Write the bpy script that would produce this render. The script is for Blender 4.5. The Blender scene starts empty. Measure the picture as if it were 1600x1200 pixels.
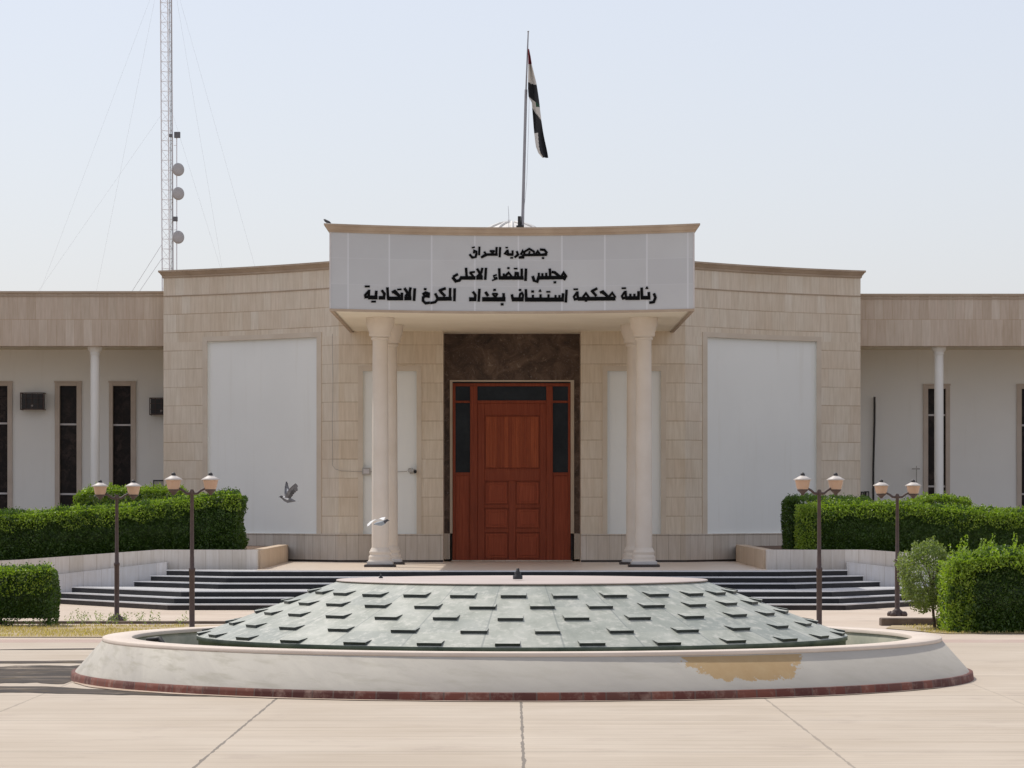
import bpy, math, random
import numpy as np
from mathutils import Vector, noise as mnoise

random.seed(7)
rng = np.random.default_rng(7)
SC = bpy.context.scene
COL = SC.collection
R = math.radians

# ------------------------------------------------------------------ camera, sky, sun, exposure
FPX, HOR, CAMZ = 5500.0, 785.0, 2.0            # focal length and horizon in pixels of the 1600 px photo; eye height
cam_d = bpy.data.cameras.new('camera')
cam = bpy.data.objects.new('camera', cam_d)
COL.objects.link(cam)
cam.location = (0, 0, CAMZ)
cam.rotation_euler = (R(90), 0, 0)
cam_d.sensor_width = 36
cam_d.lens = 36 * FPX / 1600
cam_d.shift_y = (HOR - 600) / 1600
cam_d.clip_start = 0.5
cam_d.clip_end = 3000
SC.camera = cam

SUN_DIR = Vector((-.36, .40, .84)).normalized()
SUN_EL = math.asin(SUN_DIR.z)
SUN_AZ = math.atan2(SUN_DIR.x, SUN_DIR.y)
world = bpy.data.worlds.new('World')
SC.world = world
world.use_nodes = True
wn = world.node_tree
bg = wn.nodes['Background']
sky = wn.nodes.new('ShaderNodeTexSky')
sky.sky_type = 'NISHITA'
sky.sun_disc = False
sky.sun_elevation = SUN_EL
sky.sun_rotation = SUN_AZ
sky.altitude = 0
sky.air_density = 1.0
sky.dust_density = 2.0
sky.ozone_density = 2.0
hz = wn.nodes.new('ShaderNodeMix'); hz.data_type = 'RGBA'      # dusty summer haze: the clear sky mixed with an even pale veil
hz.inputs[0].default_value = 0.56
hz.inputs[7].default_value = (6.1, 6.02, 6.55, 1)
wn.links.new(sky.outputs[0], hz.inputs[6])
wn.links.new(hz.outputs[2], bg.inputs[0])
bg.inputs[1].default_value = 0.12

sun_d = bpy.data.lights.new('sun', 'SUN')
sun = bpy.data.objects.new('sun', sun_d)
COL.objects.link(sun)
sun_d.energy = 2.5
sun_d.angle = R(0.53)
sun_d.color = (1.0, .95, .87)
sun.rotation_euler = SUN_DIR.to_track_quat('Z', 'Y').to_euler()
sun.location = (-40, 60, 90)

SC.view_settings.view_transform = 'Standard'
SC.view_settings.look = 'None'
SC.view_settings.exposure = 0.22
SC.view_settings.gamma = 1
SC.cycles.max_bounces = 8
SC.cycles.diffuse_bounces = 5
SC.cycles.use_denoising = True


def WX(px, Y): return (px - 800) * Y / FPX
def WZ(py, Y): return CAMZ - (py - HOR) * Y / FPX
def GY(py, z=0): return (CAMZ - z) * FPX / (py - HOR)

# ------------------------------------------------------------------ node helper
class NT:
    def __init__(s, name):
        s.m = bpy.data.materials.new(name)
        s.m.use_nodes = True
        s.t = s.m.node_tree
        s.b = s.t.nodes['Principled BSDF']
    def new(s, typ, **kw):
        n = s.t.nodes.new(typ)
        for k, v in kw.items(): setattr(n, k, v)
        return n
    def put(s, inp, v):
        if isinstance(v, bpy.types.NodeSocket): s.t.links.new(v, inp)
        elif isinstance(v, (tuple, list)) and len(v) == 3 and inp.type == 'RGBA': inp.default_value = (*v, 1)
        else: inp.default_value = v
    def math(s, op, a, b=0.0, c=None):
        n = s.new('ShaderNodeMath', operation=op)
        s.put(n.inputs[0], a); s.put(n.inputs[1], b)
        if c is not None: s.put(n.inputs[2], c)
        return n.outputs[0]
    def obj(s): return s.new('ShaderNodeTexCoord').outputs['Object']
    def uv(s): return s.new('ShaderNodeTexCoord').outputs['UV']
    def pos(s): return s.new('ShaderNodeNewGeometry').outputs['Position']
    def island(s): return s.new('ShaderNodeNewGeometry').outputs['Random Per Island']
    def mul(s, v, k):
        n = s.new('ShaderNodeVectorMath', operation='MULTIPLY')
        s.put(n.inputs[0], v); n.inputs[1].default_value = k
        return n.outputs[0]
    def sep(s, v):
        n = s.new('ShaderNodeSeparateXYZ'); s.put(n.inputs[0], v)
        return n.outputs
    def comb(s, x, y, z=0.0):
        n = s.new('ShaderNodeCombineXYZ')
        s.put(n.inputs[0], x); s.put(n.inputs[1], y); s.put(n.inputs[2], z)
        return n.outputs[0]
    def noise(s, v, sc, det=4, rough=.55, dist=0.0):
        n = s.new('ShaderNodeTexNoise')
        s.put(n.inputs['Vector'], v); n.inputs['Scale'].default_value = sc
        n.inputs['Detail'].default_value = det; n.inputs['Roughness'].default_value = rough
        n.inputs['Distortion'].default_value = dist
        return n.outputs['Fac']
    def white(s, v):
        n = s.new('ShaderNodeTexWhiteNoise', noise_dimensions='3D'); s.put(n.inputs['Vector'], v)
        return n.outputs['Value']
    def mix(s, f, a, b, mode='MIX'):
        n = s.new('ShaderNodeMix', data_type='RGBA', blend_type=mode)
        s.put(n.inputs[0], f); s.put(n.inputs[6], a); s.put(n.inputs[7], b)
        return n.outputs[2]
    def ramp(s, f, stops, interp='LINEAR'):
        n = s.new('ShaderNodeValToRGB'); r = n.color_ramp; r.interpolation = interp
        s.put(n.inputs[0], f)
        while len(r.elements) < len(stops): r.elements.new(0.5)
        for e, (p, c) in zip(r.elements, stops):
            e.position = p; e.color = (*c, 1) if len(c) == 3 else c
        return n.outputs[0]
    def mapr(s, f, a, b, c=0.0, d=1.0):
        n = s.new('ShaderNodeMapRange'); s.put(n.inputs[0], f)
        for i, v in enumerate((a, b, c, d)): n.inputs[i + 1].default_value = v
        return n.outputs[0]
    def bump(s, h, st=.3, dist=.02):
        n = s.new('ShaderNodeBump'); n.inputs['Strength'].default_value = st
        n.inputs['Distance'].default_value = dist
        s.put(n.inputs['Height'], h); s.t.links.new(n.outputs[0], s.b.inputs['Normal'])
    def set(s, col=None, rough=None, **kw):
        if col is not None: s.put(s.b.inputs['Base Color'], col)
        if rough is not None: s.put(s.b.inputs['Roughness'], rough)
        for k, v in kw.items(): s.put(s.b.inputs[k.replace('_', ' ')], v)
        return s.m


def mottled(name, c1, c2, sc=3.0, rough=.75, bump=.15, det=5, **kw):
    n = NT(name)
    o = n.obj()
    f = n.noise(o, sc, det, .6)
    g = n.noise(o, sc * 9, 3, .6)
    n.bump(g, bump, .01)
    return n.set(n.mix(n.mapr(f, .3, .7), c1, c2), rough, **kw)


def cladding(name, h, w, z0, palette, joint=.45, vjoint=.75, jw=.012, stagger=.5):
    """stone slabs: UV in metres (u along the wall, v height)"""
    n = NT(name)
    u, v, _ = n.sep(n.uv())
    vr = n.math('DIVIDE', n.math('SUBTRACT', v, z0), h)
    row = n.math('FLOOR', vr)
    shift = n.math('MULTIPLY', n.white(n.comb(row, 3.7)), 1.0)
    ur = n.math('ADD', n.math('DIVIDE', u, w), shift)
    colm = n.math('FLOOR', ur)
    cell = n.white(n.comb(colm, row, 1.3))
    base = n.ramp(cell, [(i / (len(palette) - 1), c) for i, c in enumerate(palette)])
    streak = n.noise(n.comb(n.math('MULTIPLY', u, 9.0), n.math('MULTIPLY', v, .8), cell), 2.2, 4, .6)
    base = n.mix(n.mapr(streak, .35, .7), base, n.mix(1.0, base, (.86, .84, .80), 'MULTIPLY'))
    blot = n.noise(n.comb(u, v), .55, 4, .6)
    base = n.mix(n.mapr(blot, .42, .72, 0, .55), base, n.mix(1.0, base, (.86, .80, .72), 'MULTIPLY'))
    fv = n.math('FRACT', vr); fu = n.math('FRACT', ur)
    dv = n.math('MULTIPLY', n.math('MINIMUM', fv, n.math('SUBTRACT', 1.0, fv)), h)
    du = n.math('MULTIPLY', n.math('MINIMUM', fu, n.math('SUBTRACT', 1.0, fu)), w)
    jv = n.mapr(dv, jw * .5, jw, 1, 0)
    ju = n.mapr(du, jw * .35, jw * .7, 1, 0)
    fad = n.mapr(n.noise(n.comb(u, v, 4.0), 1.3, 2), .35, .6)
    jm = n.math('MAXIMUM', n.math('MULTIPLY', jv, n.math('MULTIPLY_ADD', fad, .5, .5)), n.math('MULTIPLY', ju, 1 - vjoint))
    col = n.mix(jm, base, n.mix(1.0, base, (joint, joint * .9, joint * .8), 'MULTIPLY'))
    gr = n.noise(n.comb(u, v, 2.0), 38, 3)
    n.bump(n.math('SUBTRACT', n.math('MULTIPLY', gr, .3), jm), .25, .012)
    return n.set(col, .72)


PAL = [(0.669, 0.570, 0.445), (0.709, 0.623, 0.497), (0.688, 0.590, 0.465), (0.722, 0.644, 0.523), (0.682, 0.597, 0.478), (0.709, 0.610, 0.484), (0.735, 0.664, 0.550)]
M = {}
M['stone'] = cladding('stone_cladding', .423, .46, .847, PAL, .70, .76)
M['stone_upper'] = cladding('stone_band', .423, .24, .847, PAL, .70, .68)
M['base_stone'] = cladding('base_course_stone', .9, .26, .5, [(.55, .48, .40), (.63, .57, .49), (.59, .52, .44), (.66, .60, .53)], .5, .45)
M['fascia_stone'] = cladding('fascia_stone', .62, .21, 5.64, [(.53, .43, .33), (.60, .50, .40), (.56, .46, .36), (.63, .54, .44), (.57, .48, .38)], .86, .35, .010)
M['trim_stone'] = mottled('trim_stone', (.56, .47, .36), (.64, .56, .45), 1.4)
M['cornice'] = mottled('cornice_stone', (.36, .27, .19), (.47, .37, .27), 1.7)
M['column'] = mottled('column_limestone', (.64, .56, .465), (.72, .655, .57), 1.1, .6)
M['plinth'] = mottled('plinth_marble', (.48, .46, .44), (.60, .58, .56), 2.2, .4)
M['dark_base'] = mottled('dark_plinth', (.035, .025, .022), (.06, .045, .04), 4, .5)
M['soffit'] = mottled('soffit_plaster', (.82, .75, .59), (.88, .81, .66), .8, .85, .05)


def white_wall(name, c=(.84, .83, .775)):
    n = NT(name); p = n.pos()
    f = n.noise(p, .45, 5, .6)
    st = n.noise(n.mul(p, (5.0, 5.0, .35)), 1.2, 4, .6)
    col = n.mix(n.mapr(f, .35, .75, 0, .6), c, tuple(k * .90 for k in c))
    col = n.mix(n.mapr(st, .56, .78, 0, .42), col, tuple(a * b for a, b in zip(c, (.86, .84, .80))))
    n.bump(n.noise(p, 22, 3), .08, .01)
    return n.set(col, .85)
M['white'] = white_wall('white_render')
M['panel'] = white_wall('white_panel_paint', (.82, .825, .775))


def sign_mat():
    n = NT('sign_panel_cladding'); u, v, _ = n.sep(n.uv())
    W, Hh = .872, .515
    ur = n.math('DIVIDE', n.math('ADD', u, 3.36), W); vr = n.math('DIVIDE', n.math('SUBTRACT', v, 5.8), Hh)
    cell = n.white(n.comb(n.math('FLOOR', ur), n.math('FLOOR', vr)))
    base = n.ramp(cell, [(0, (.48, .487, .485)), (.5, (.51, .517, .51)), (1, (.54, .545, .535))])
    bl = n.noise(n.comb(u, v), 1.2, 4)
    base = n.mix(n.mapr(bl, .35, .7, 0, .5), base, (.47, .465, .46))
    fu = n.math('FRACT', ur); fv = n.math('FRACT', vr)
    du = n.math('MULTIPLY', n.math('MINIMUM', fu, n.math('SUBTRACT', 1.0, fu)), W)
    dv = n.math('MULTIPLY', n.math('MINIMUM', fv, n.math('SUBTRACT', 1.0, fv)), Hh)
    lu = n.mapr(du, .012, .02, 1, 0); lv = n.mapr(dv, .004, .009, .45, 0)
    col = n.mix(lu, base, (.60, .605, .61)); col = n.mix(lv, col, (.58, .58, .585))
    return n.set(col, .42)
M['sign'] = sign_mat()


def wood_mat(name, k=1.0):
    n = NT(name); p = n.obj(); x, y, z = n.sep(p)
    g = n.noise(n.comb(n.math('MULTIPLY', x, 26.0), y, n.math('MULTIPLY', z, 1.1)), 1.6, 5, .65, .4)
    b = n.noise(p, .9, 3)
    col = n.ramp(g, [(.25, (.19 * k, .036 * k, .013 * k)), (.55, (.29 * k, .062 * k, .026 * k)), (.8, (.40 * k, .10 * k, .042 * k))])
    col = n.mix(n.mapr(b, .35, .7, 0, .6), col, (.23 * k, .045 * k, .017 * k))
    n.bump(g, .12, .006)
    return n.set(col, .45, Specular_IOR_Level=.2)
M['wood'] = wood_mat('mahogany_wood', 1.0)
M['wood_panel'] = wood_mat('mahogany_panel', 1.18)


def plank_mat():
    n = NT('plank_wood'); p = n.obj(); x, y, z = n.sep(p)
    c = n.white(n.comb(n.math('FLOOR', n.math('DIVIDE', x, .085)), 2.0))
    g = n.noise(n.comb(n.math('MULTIPLY', x, 30.0), n.math('MULTIPLY', z, 1.0), c), 1.6, 5, .65)
    col = n.ramp(g, [(.25, (.25, .05, .018)), (.6, (.42, .10, .036)), (.85, (.52, .15, .06))])
    col = n.mix(n.math('MULTIPLY', c, .8), col, (.22, .042, .016))
    n.bump(n.mapr(n.math('ABSOLUTE', n.math('SUBTRACT', n.math('FRACT', n.math('DIVIDE', x, .085)), .5)), .44, .5, 1, 0), .5, .01)
    return n.set(col, .45, Specular_IOR_Level=.2)
M['plank'] = plank_mat()


def marble_dark():
    n = NT('dark_brown_marble'); p = n.obj()
    a = n.noise(p, 2.2, 8, .7, 1.2); b = n.noise(p, 7, 6, .7, .6); c = n.noise(p, 26, 4, .7)
    col = n.ramp(a, [(.3, (.040, .026, .019)), (.5, (.095, .062, .045)), (.62, (.16, .11, .08)), (.75, (.06, .04, .03))])
    col = n.mix(n.mapr(b, .60, .70, 0, .7), col, (.33, .25, .19))
    col = n.mix(n.mapr(c, .60, .70, 0, .6), col, (.30, .26, .24))
    return n.set(col, .4, Specular_IOR_Level=.2)
M['marble'] = marble_dark()


def glass_dark(name, c=(.012, .013, .015), r=.12):
    n = NT(name)
    f = n.noise(n.obj(), 1.8, 4, .6)
    return n.set(n.mix(n.mapr(f, .35, .7), c, tuple(k * 2.2 + .004 for k in c)), r, Specular_IOR_Level=.15)
M['glass'] = glass_dark('door_glass', (.008, .010, .012), .15)
def window_glass():
    n = NT('window_glass'); p = n.obj()
    f = n.noise(p, 5.5, 6, .7, .8); g = n.noise(n.mul(p, (1, 1, .4)), 2.0, 3)
    col = n.mix(n.mapr(f, .45, .75, 0, 1), (.016, .012, .011), (.085, .06, .05))  # mottled brown reflections painted into the glass colour
    col = n.mix(n.mapr(g, .35, .65), col, (.018, .014, .013))
    return n.set(col, .3, Specular_IOR_Level=.12)
M['win_glass'] = window_glass()
M['alu'] = mottled('aluminium_bar', (.50, .47, .45), (.58, .55, .53), 5, .45, .03)
M['win_frame'] = mottled('window_stone_frame', (.50, .42, .34), (.57, .49, .41), 3)
M['black'] = mottled('black_letter_paint', (.003, .003, .003), (.006, .006, .006), 4, .7, .02, Specular_IOR_Level=.08)
M['iron'] = mottled('brown_lamp_iron', (.050, .030, .026), (.085, .055, .045), 14, .55, .1)
M['black_metal'] = mottled('black_metal', (.012, .011, .011), (.028, .024, .022), 9, .5, .08)
M['rust_metal'] = mottled('brown_cage_metal', (.045, .026, .020), (.085, .05, .04), 8, .6, .1)
M['grey_metal'] = mottled('grey_box_metal', (.34, .32, .28), (.42, .40, .36), 6, .5, .05)
M['mast'] = mottled('pale_mast_steel', (.76, .75, .76), (.84, .83, .83), .6, .5, .03)
M['dish'] = mottled('dish_grey', (.40, .39, .38), (.52, .50, .48), 3, .5, .03)
M['antenna'] = mottled('antenna_dark', (.10, .10, .11), (.16, .16, .16), 3, .5, .03)
M['pole'] = mottled('flagpole_steel', (.26, .25, .26), (.36, .35, .36), 2, .38, .03, Metallic=.3)
M['wire'] = mottled('wire_steel', (.50, .50, .52), (.56, .56, .58), 2, .5, .0)
M['cap'] = mottled('lamp_cap_white', (.50, .45, .40), (.60, .55, .50), 12, .5, .03)
M['cable'] = mottled('grey_cable', (.26, .23, .21), (.34, .31, .28), 6, .6, .02)


def lamp_glass():
    n = NT('lamp_bowl_acrylic')
    f = n.noise(n.obj(), 8, 3)
    n.set(n.mix(f, (.50, .33, .22), (.58, .40, .28)), .35)
    n.b.inputs['Subsurface Weight'].default_value = .35
    n.b.inputs['Subsurface Radius'].default_value = (.08, .06, .04)
    n.b.inputs['Subsurface Scale'].default_value = .5
    return n.m
M['bowl'] = lamp_glass()


def concrete(name, c1, c2, joints=True, tint=(.36, .29, .23)):
    n = NT(name); p = n.pos(); x, y, z = n.sep(p)
    br = n.noise(n.comb(n.math('MULTIPLY', x, .22), n.math('MULTIPLY', y, 7.5)), 1.5, 6, .68, .25)
    br2 = n.noise(n.comb(n.math('MULTIPLY', x, .12), n.math('MULTIPLY', y, 2.4)), 1.3, 5, .65, .3)
    bl = n.noise(p, .32, 5, .6); fine = n.noise(p, 30, 3)
    col = n.mix(n.mapr(bl, .38, .62), c1, c2)
    dk = n.mix(1.0, col, (.76, .73, .69), 'MULTIPLY')
    lt = n.mix(1.0, col, (1.10, 1.10, 1.10), 'MULTIPLY')
    col = n.mix(n.mapr(br, .50, .68, 0, .85), col, dk)
    col = n.mix(n.mapr(br2, .34, .46, .7, 0), col, lt)
    col = n.mix(n.mapr(br2, .60, .72, 0, .5), col, n.mix(1.0, col, (.84, .80, .76), 'MULTIPLY'))
    spot = n.noise(p, 1.1, 6, .7)
    col = n.mix(n.mapr(spot, .57, .72, 0, .6), col, tint)
    h = n.math('MULTIPLY', br, .6)
    if joints:
        wob = n.math('MULTIPLY', n.math('SUBTRACT', n.noise(p, 2.3, 4, .65), .5), .035)
        xr = n.math('DIVIDE', n.math('ADD', n.math('ADD', x, -.09), wob), 2.49)
        fx = n.math('FRACT', n.math('ADD', xr, .5))
        dx = n.math('MULTIPLY', n.math('ABSOLUTE', n.math('SUBTRACT', fx, .5)), 2.49)
        wv = n.mapr(n.noise(p, 1.7, 3), .3, .7, .004, .020)
        jx = n.math('MULTIPLY', n.math('LESS_THAN', dx, wv), n.mapr(n.math('ABSOLUTE', n.math('SUBTRACT', x, .1)), 3.0, 4.2, 1.0, .45))
        jx = n.math('MULTIPLY', jx, n.mapr(x, 1.0, 2.0, 1.0, .6))
        edge = n.mapr(dx, .02, .16, .5, 0)
        wob2 = n.math('MULTIPLY', n.math('SUBTRACT', n.noise(n.comb(x, 9.0), .6, 3), .5), .12)
        fy = n.math('FRACT', n.math('DIVIDE', n.math('ADD', n.math('SUBTRACT', y, 32.3), wob2), 4.1))
        jy = n.math('MULTIPLY', n.math('LESS_THAN', fy, .010), .5)
        jm = n.math('MAXIMUM', n.math('MULTIPLY', jx, .8), jy)
        col = n.mix(n.math('MULTIPLY', edge, n.mapr(spot, .4, .6)), col, n.mix(1.0, col, (1.08, 1.08, 1.06), 'MULTIPLY'))
        col = n.mix(jm, col, (.13, .11, .09))
        h = n.math('SUBTRACT', h, jm)
    n.bump(n.math('ADD', h, n.math('MULTIPLY', fine, .15)), .35, .015)
    return n.set(col, .85)
M['concrete'] = concrete('brushed_concrete', (.445, .37, .283), (.505, .43, .34))
M['path'] = concrete('pinkish_paving', (.52, .425, .335), (.58, .485, .39), False)
M['red_strip'] = concrete('reddish_paver', (.42, .30, .24), (.47, .36, .30), False)
M['dirt'] = mottled('dry_earth', (.20, .14, .09), (.30, .22, .15), 1.2, .95, .4)
M['soil'] = mottled('planter_soil', (.09, .055, .035), (.16, .10, .065), 3, .95, .5)
M['kerb'] = mottled('kerb_stone', (.085, .06, .045), (.20, .15, .11), 2.5, .85, .3)
M['granite'] = mottled('dark_granite', (.008, .0085, .011), (.018, .019, .022), 6, .4, .05, Specular_IOR_Level=.25)
M['granite_low'] = mottled('dark_granite_dusty', (.020, .017, .017), (.038, .032, .031), 5, .5, .05, Specular_IOR_Level=.25)
M['tread'] = mottled('granite_tread_sheen', (.56, .56, .56), (.66, .65, .65), 4, .35, .05)  # bright grazing sheen of the dark granite put into a pale colour
M['platform'] = mottled('platform_marble', (.62, .52, .42), (.70, .59, .48), 1.2, .35, .03)
M['cheek'] = cladding('cheek_marble', 1.2, .36, -.1, [(.48, .48, .49), (.56, .55, .55), (.52, .52, .54), (.60, .58, .57)], .6, .5, .010)
M['planter'] = cladding('planter_marble', 1.6, .27, -.1, [(.58, .53, .47), (.66, .62, .57), (.62, .57, .52), (.70, .66, .61)], .6, .45, .010)
M['planter_end'] = cladding('planter_end_warm_bounce', 1.6, .5, -.1, [(.56, .44, .32), (.62, .50, .38)], .7, .8, .008)  # warm bounce from the sunlit platform put into the stone colour


def basin_mat():
    n = NT('basin_cement'); p = n.obj(); x, y, z = n.sep(p)
    ang = n.math('ARCTAN2', y, x)
    rad = n.math('SQRT', n.math('ADD', n.math('MULTIPLY', x, x), n.math('MULTIPLY', y, y)))
    q = n.comb(n.math('MULTIPLY', ang, 5.0), n.math('MULTIPLY', z, 1.2))
    a = n.noise(n.comb(n.math('ADD', n.math('MULTIPLY', ang, 5.0), n.math('MULTIPLY', z, 1.6)), n.math('MULTIPLY', z, .9)), 1.5, 6, .65, .5)
    b = n.noise(p, .35, 3)
    sp = n.noise(n.comb(n.math('ADD', n.math('MULTIPLY', ang, 4.0), n.math('MULTIPLY', z, 2.2)), n.math('MULTIPLY', z, 3.5), 5.0), 2.6, 6, .62, .3)
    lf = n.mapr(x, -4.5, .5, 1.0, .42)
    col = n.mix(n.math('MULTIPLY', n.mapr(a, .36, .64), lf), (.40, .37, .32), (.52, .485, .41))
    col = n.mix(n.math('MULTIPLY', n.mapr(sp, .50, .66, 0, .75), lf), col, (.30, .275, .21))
    col = n.mix(n.mapr(b, .35, .65, 0, .5), col, (.43, .40, .345))
    f = n.noise(p, 4.0, 6, .7)
    col = n.mix(n.mapr(f, .60, .72, 0, .5), col, (.38, .35, .30))
    # ochre patch where the finish has worn off, right of the middle of the front face
    pa = n.math('SUBTRACT', ang, -1.082)
    rg = n.math('MULTIPLY', n.math('SUBTRACT', n.noise(p, 3.4, 7, .75), .5), 3.0)
    top = n.math('SUBTRACT', .425, z)
    dd = n.math('ADD', n.math('POWER', n.math('ABSOLUTE', n.math('DIVIDE', pa, .150)), 2.6), n.math('POWER', n.math('ABSOLUTE', n.math('DIVIDE', top, .235)), 2.2))
    pm = n.math('MULTIPLY', n.mapr(n.math('ADD', dd, rg), .93, 1.0, 1, 0), n.math('LESS_THAN', z, .423))
    och = n.mix(n.noise(p, 9, 3), (.35, .225, .10), (.42, .30, .155))
    col = n.mix(pm, col, och)
    n.bump(n.noise(p, 14, 4), .2, .01)
    return n.set(col, .85)
M['basin'] = basin_mat()
M['coping'] = mottled('coping_stone', (.58, .485, .40), (.68, .585, .49), 1.6, .7, .15)
M['slab_top'] = mottled('fountain_slab', (.46, .38, .33), (.54, .45, .39), 1.2, .5, .1)


def brick_ring():
    n = NT('red_brick'); u, v, _ = n.sep(n.uv())
    ur = n.math('DIVIDE', u, .235)
    c = n.white(n.comb(n.math('FLOOR', ur), 1.0))
    col = n.ramp(c, [(0, (.085, .028, .022)), (.35, (.14, .042, .030)), (.7, (.19, .062, .040)), (1, (.11, .046, .036))])
    f = n.noise(n.comb(u, v), 6, 5, .7)
    col = n.mix(n.mapr(f, .50, .70, 0, .7), col, (.34, .23, .18))
    fr = n.math('FRACT', ur)
    j = n.math('LESS_THAN', n.math('MINIMUM', fr, n.math('SUBTRACT', 1.0, fr)), .035)
    col = n.mix(j, col, (.13, .085, .07))
    n.bump(n.math('SUBTRACT', f, j), .4, .01)
    return n.set(col, .85)
M['brick'] = brick_ring()


def cone_mat():
    n = NT('greenish_fountain_stone'); p = n.obj(); x, y, z = n.sep(p)
    ang = n.math('ARCTAN2', y, x)
    seg = n.math('DIVIDE', ang, math.tau / 27 / 1.0)
    c = n.white(n.comb(n.math('FLOOR', n.math('ADD', seg, .25)), n.math('FLOOR', n.math('MULTIPLY', z, 8.0))))
    a = n.noise(n.comb(n.math('MULTIPLY', ang, 4.0), n.math('MULTIPLY', z, 2.0)), 2.0, 6, .65)
    f = n.noise(p, 9, 5, .7)
    col = n.ramp(a, [(.3, (.23, .25, .205)), (.5, (.335, .35, .295)), (.7, (.45, .455, .395))])
    col = n.mix(n.mapr(c, .45, 1.0, 0, .65), col, (.22, .245, .22))
    col = n.mix(n.mapr(f, .50, .66, 0, .75), col, (.51, .505, .44))
    fr = n.math('FRACT', n.math('ADD', seg, .25))
    j = n.math('LESS_THAN', n.math('MINIMUM', fr, n.math('SUBTRACT', 1.0, fr)), .012)
    col = n.mix(n.math('MULTIPLY', j, .55), col, (.15, .17, .16))
    n.bump(f, .25, .01)
    return n.set(col, .55)
M['cone'] = cone_mat()
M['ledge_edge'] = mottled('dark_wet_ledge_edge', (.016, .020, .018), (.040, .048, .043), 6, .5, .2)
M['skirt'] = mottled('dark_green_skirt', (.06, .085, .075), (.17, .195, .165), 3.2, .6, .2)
M['basin_in'] = mottled('algae_basin_wall', (.24, .255, .19), (.46, .43, .33), 2.5, .8, .2)


def water_mat():
    n = NT('green_pool_water')
    n.bump(n.noise(n.obj(), 5, 3), .08, .02)
    n.set((.125, .135, .035), .25, Specular_IOR_Level=.06)
    return n.m
M['water'] = water_mat()


def wet_mat():
    n = NT('wet_concrete'); p = n.pos()
    f = n.noise(n.mul(p, (.5, 1.4, 1)), 1.6, 6, .7)
    g = n.noise(p, 2.4, 5, .65)
    col = n.mix(n.mapr(f, .35, .65), (.022, .017, .012), (.085, .062, .040))
    col = n.mix(n.mapr(g, .55, .7, 0, .8), col, (.13, .09, .03))
    x, y, z = n.sep(p)
    e = n.noise(n.comb(n.math('MULTIPLY', x, .55), n.math('MULTIPLY', y, 1.5)), 1.3, 6, .7, .5)
    w = n.mapr(e, .34, .46, 0, 1)
    col = n.mix(w, n.mix(g, (.36, .29, .22), (.46, .385, .30)), col)
    return n.set(col, n.mapr(w, 0, 1, .9, .6), Specular_IOR_Level=.12)
M['wet'] = wet_mat()
M['sand'] = mottled('sandy_deposit', (.40, .28, .19), (.55, .44, .35), 2.6, .95, .4)


def leaf_mat(name, dark, mid, light, scl=2.2):
    n = NT(name)
    r = n.island()
    col = n.ramp(r, [(0, dark), (.5, mid), (1, light)])
    b = n.noise(n.pos(), scl, 4, .6)
    col = n.mix(n.mapr(b, .35, .68, 0, .6), col, mid)
    n.set(col, .48)
    tr = n.new('ShaderNodeBsdfTranslucent')
    n.put(tr.inputs['Color'], n.mix(1.0, col, (1.9, 2.1, .6), 'MULTIPLY'))
    ms = n.new('ShaderNodeMixShader'); ms.inputs[0].default_value = .34
    out = n.t.nodes['Material Output']
    n.t.links.new(n.b.outputs[0], ms.inputs[1]); n.t.links.new(tr.outputs[0], ms.inputs[2])
    n.t.links.new(ms.outputs[0], out.inputs[0])
    return n.m
M['leaf'] = leaf_mat('hedge_leaf', (.026, .056, .009), (.052, .098, .016), (.10, .165, .030))
M['leaf_y'] = leaf_mat('young_hedge_leaf', (.055, .105, .016), (.11, .18, .028), (.19, .26, .05))
M['leaf_new_sunlit'] = leaf_mat('young_and_sunlit_leaf', (.12, .19, .018), (.20, .29, .032), (.31, .39, .06))  # young growth on top; also paints sunlight on hedge ends and upper fronts
M['leaf_g'] = leaf_mat('greyish_leaf', (.10, .14, .05), (.17, .215, .08), (.28, .33, .15))
M['twig'] = mottled('twig_bark', (.06, .038, .028), (.11, .075, .055), 9, .9, .3)
M['grass'] = leaf_mat('dry_grass_blade', (.25, .20, .075), (.40, .31, .14), (.52, .42, .23), .8)
M['lawn_soil'] = mottled('lawn_earth', (.34, .255, .14), (.46, .37, .23), 1.3, .95, .3)
M['flag_red'] = mottled('flag_red_cloth', (.16, .02, .03), (.24, .03, .04), 3, .8, .05)
M['flag_white'] = mottled('flag_white_cloth', (.58, .55, .50), (.68, .65, .60), 3, .8, .05)
M['flag_black'] = mottled('flag_black_cloth', (.010, .010, .012), (.02, .02, .022), 3, .8, .05)
M['flag_green'] = mottled('flag_green_script', (.01, .05, .025), (.015, .08, .035), 3, .8, .05)
M['b_grey'] = mottled('pigeon_grey', (.07, .07, .075), (.20, .20, .21), 14, .7, .1)
M['b_white'] = mottled('pigeon_white', (.62, .62, .61), (.74, .74, .72), 10, .7, .1)
M['b_dark'] = mottled('pigeon_dark', (.03, .03, .034), (.07, .07, .075), 14, .6, .1)
M['b_blue'] = mottled('pigeon_bluegrey', (.22, .26, .30), (.34, .38, .42), 14, .6, .1)
M['dome'] = mottled('dome_white', (.62, .60, .56), (.72, .70, .66), 1.5, .6, .05)
M['roofing'] = mottled('roof_felt', (.30, .27, .24), (.38, .35, .31), .7, .9, .2)

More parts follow.
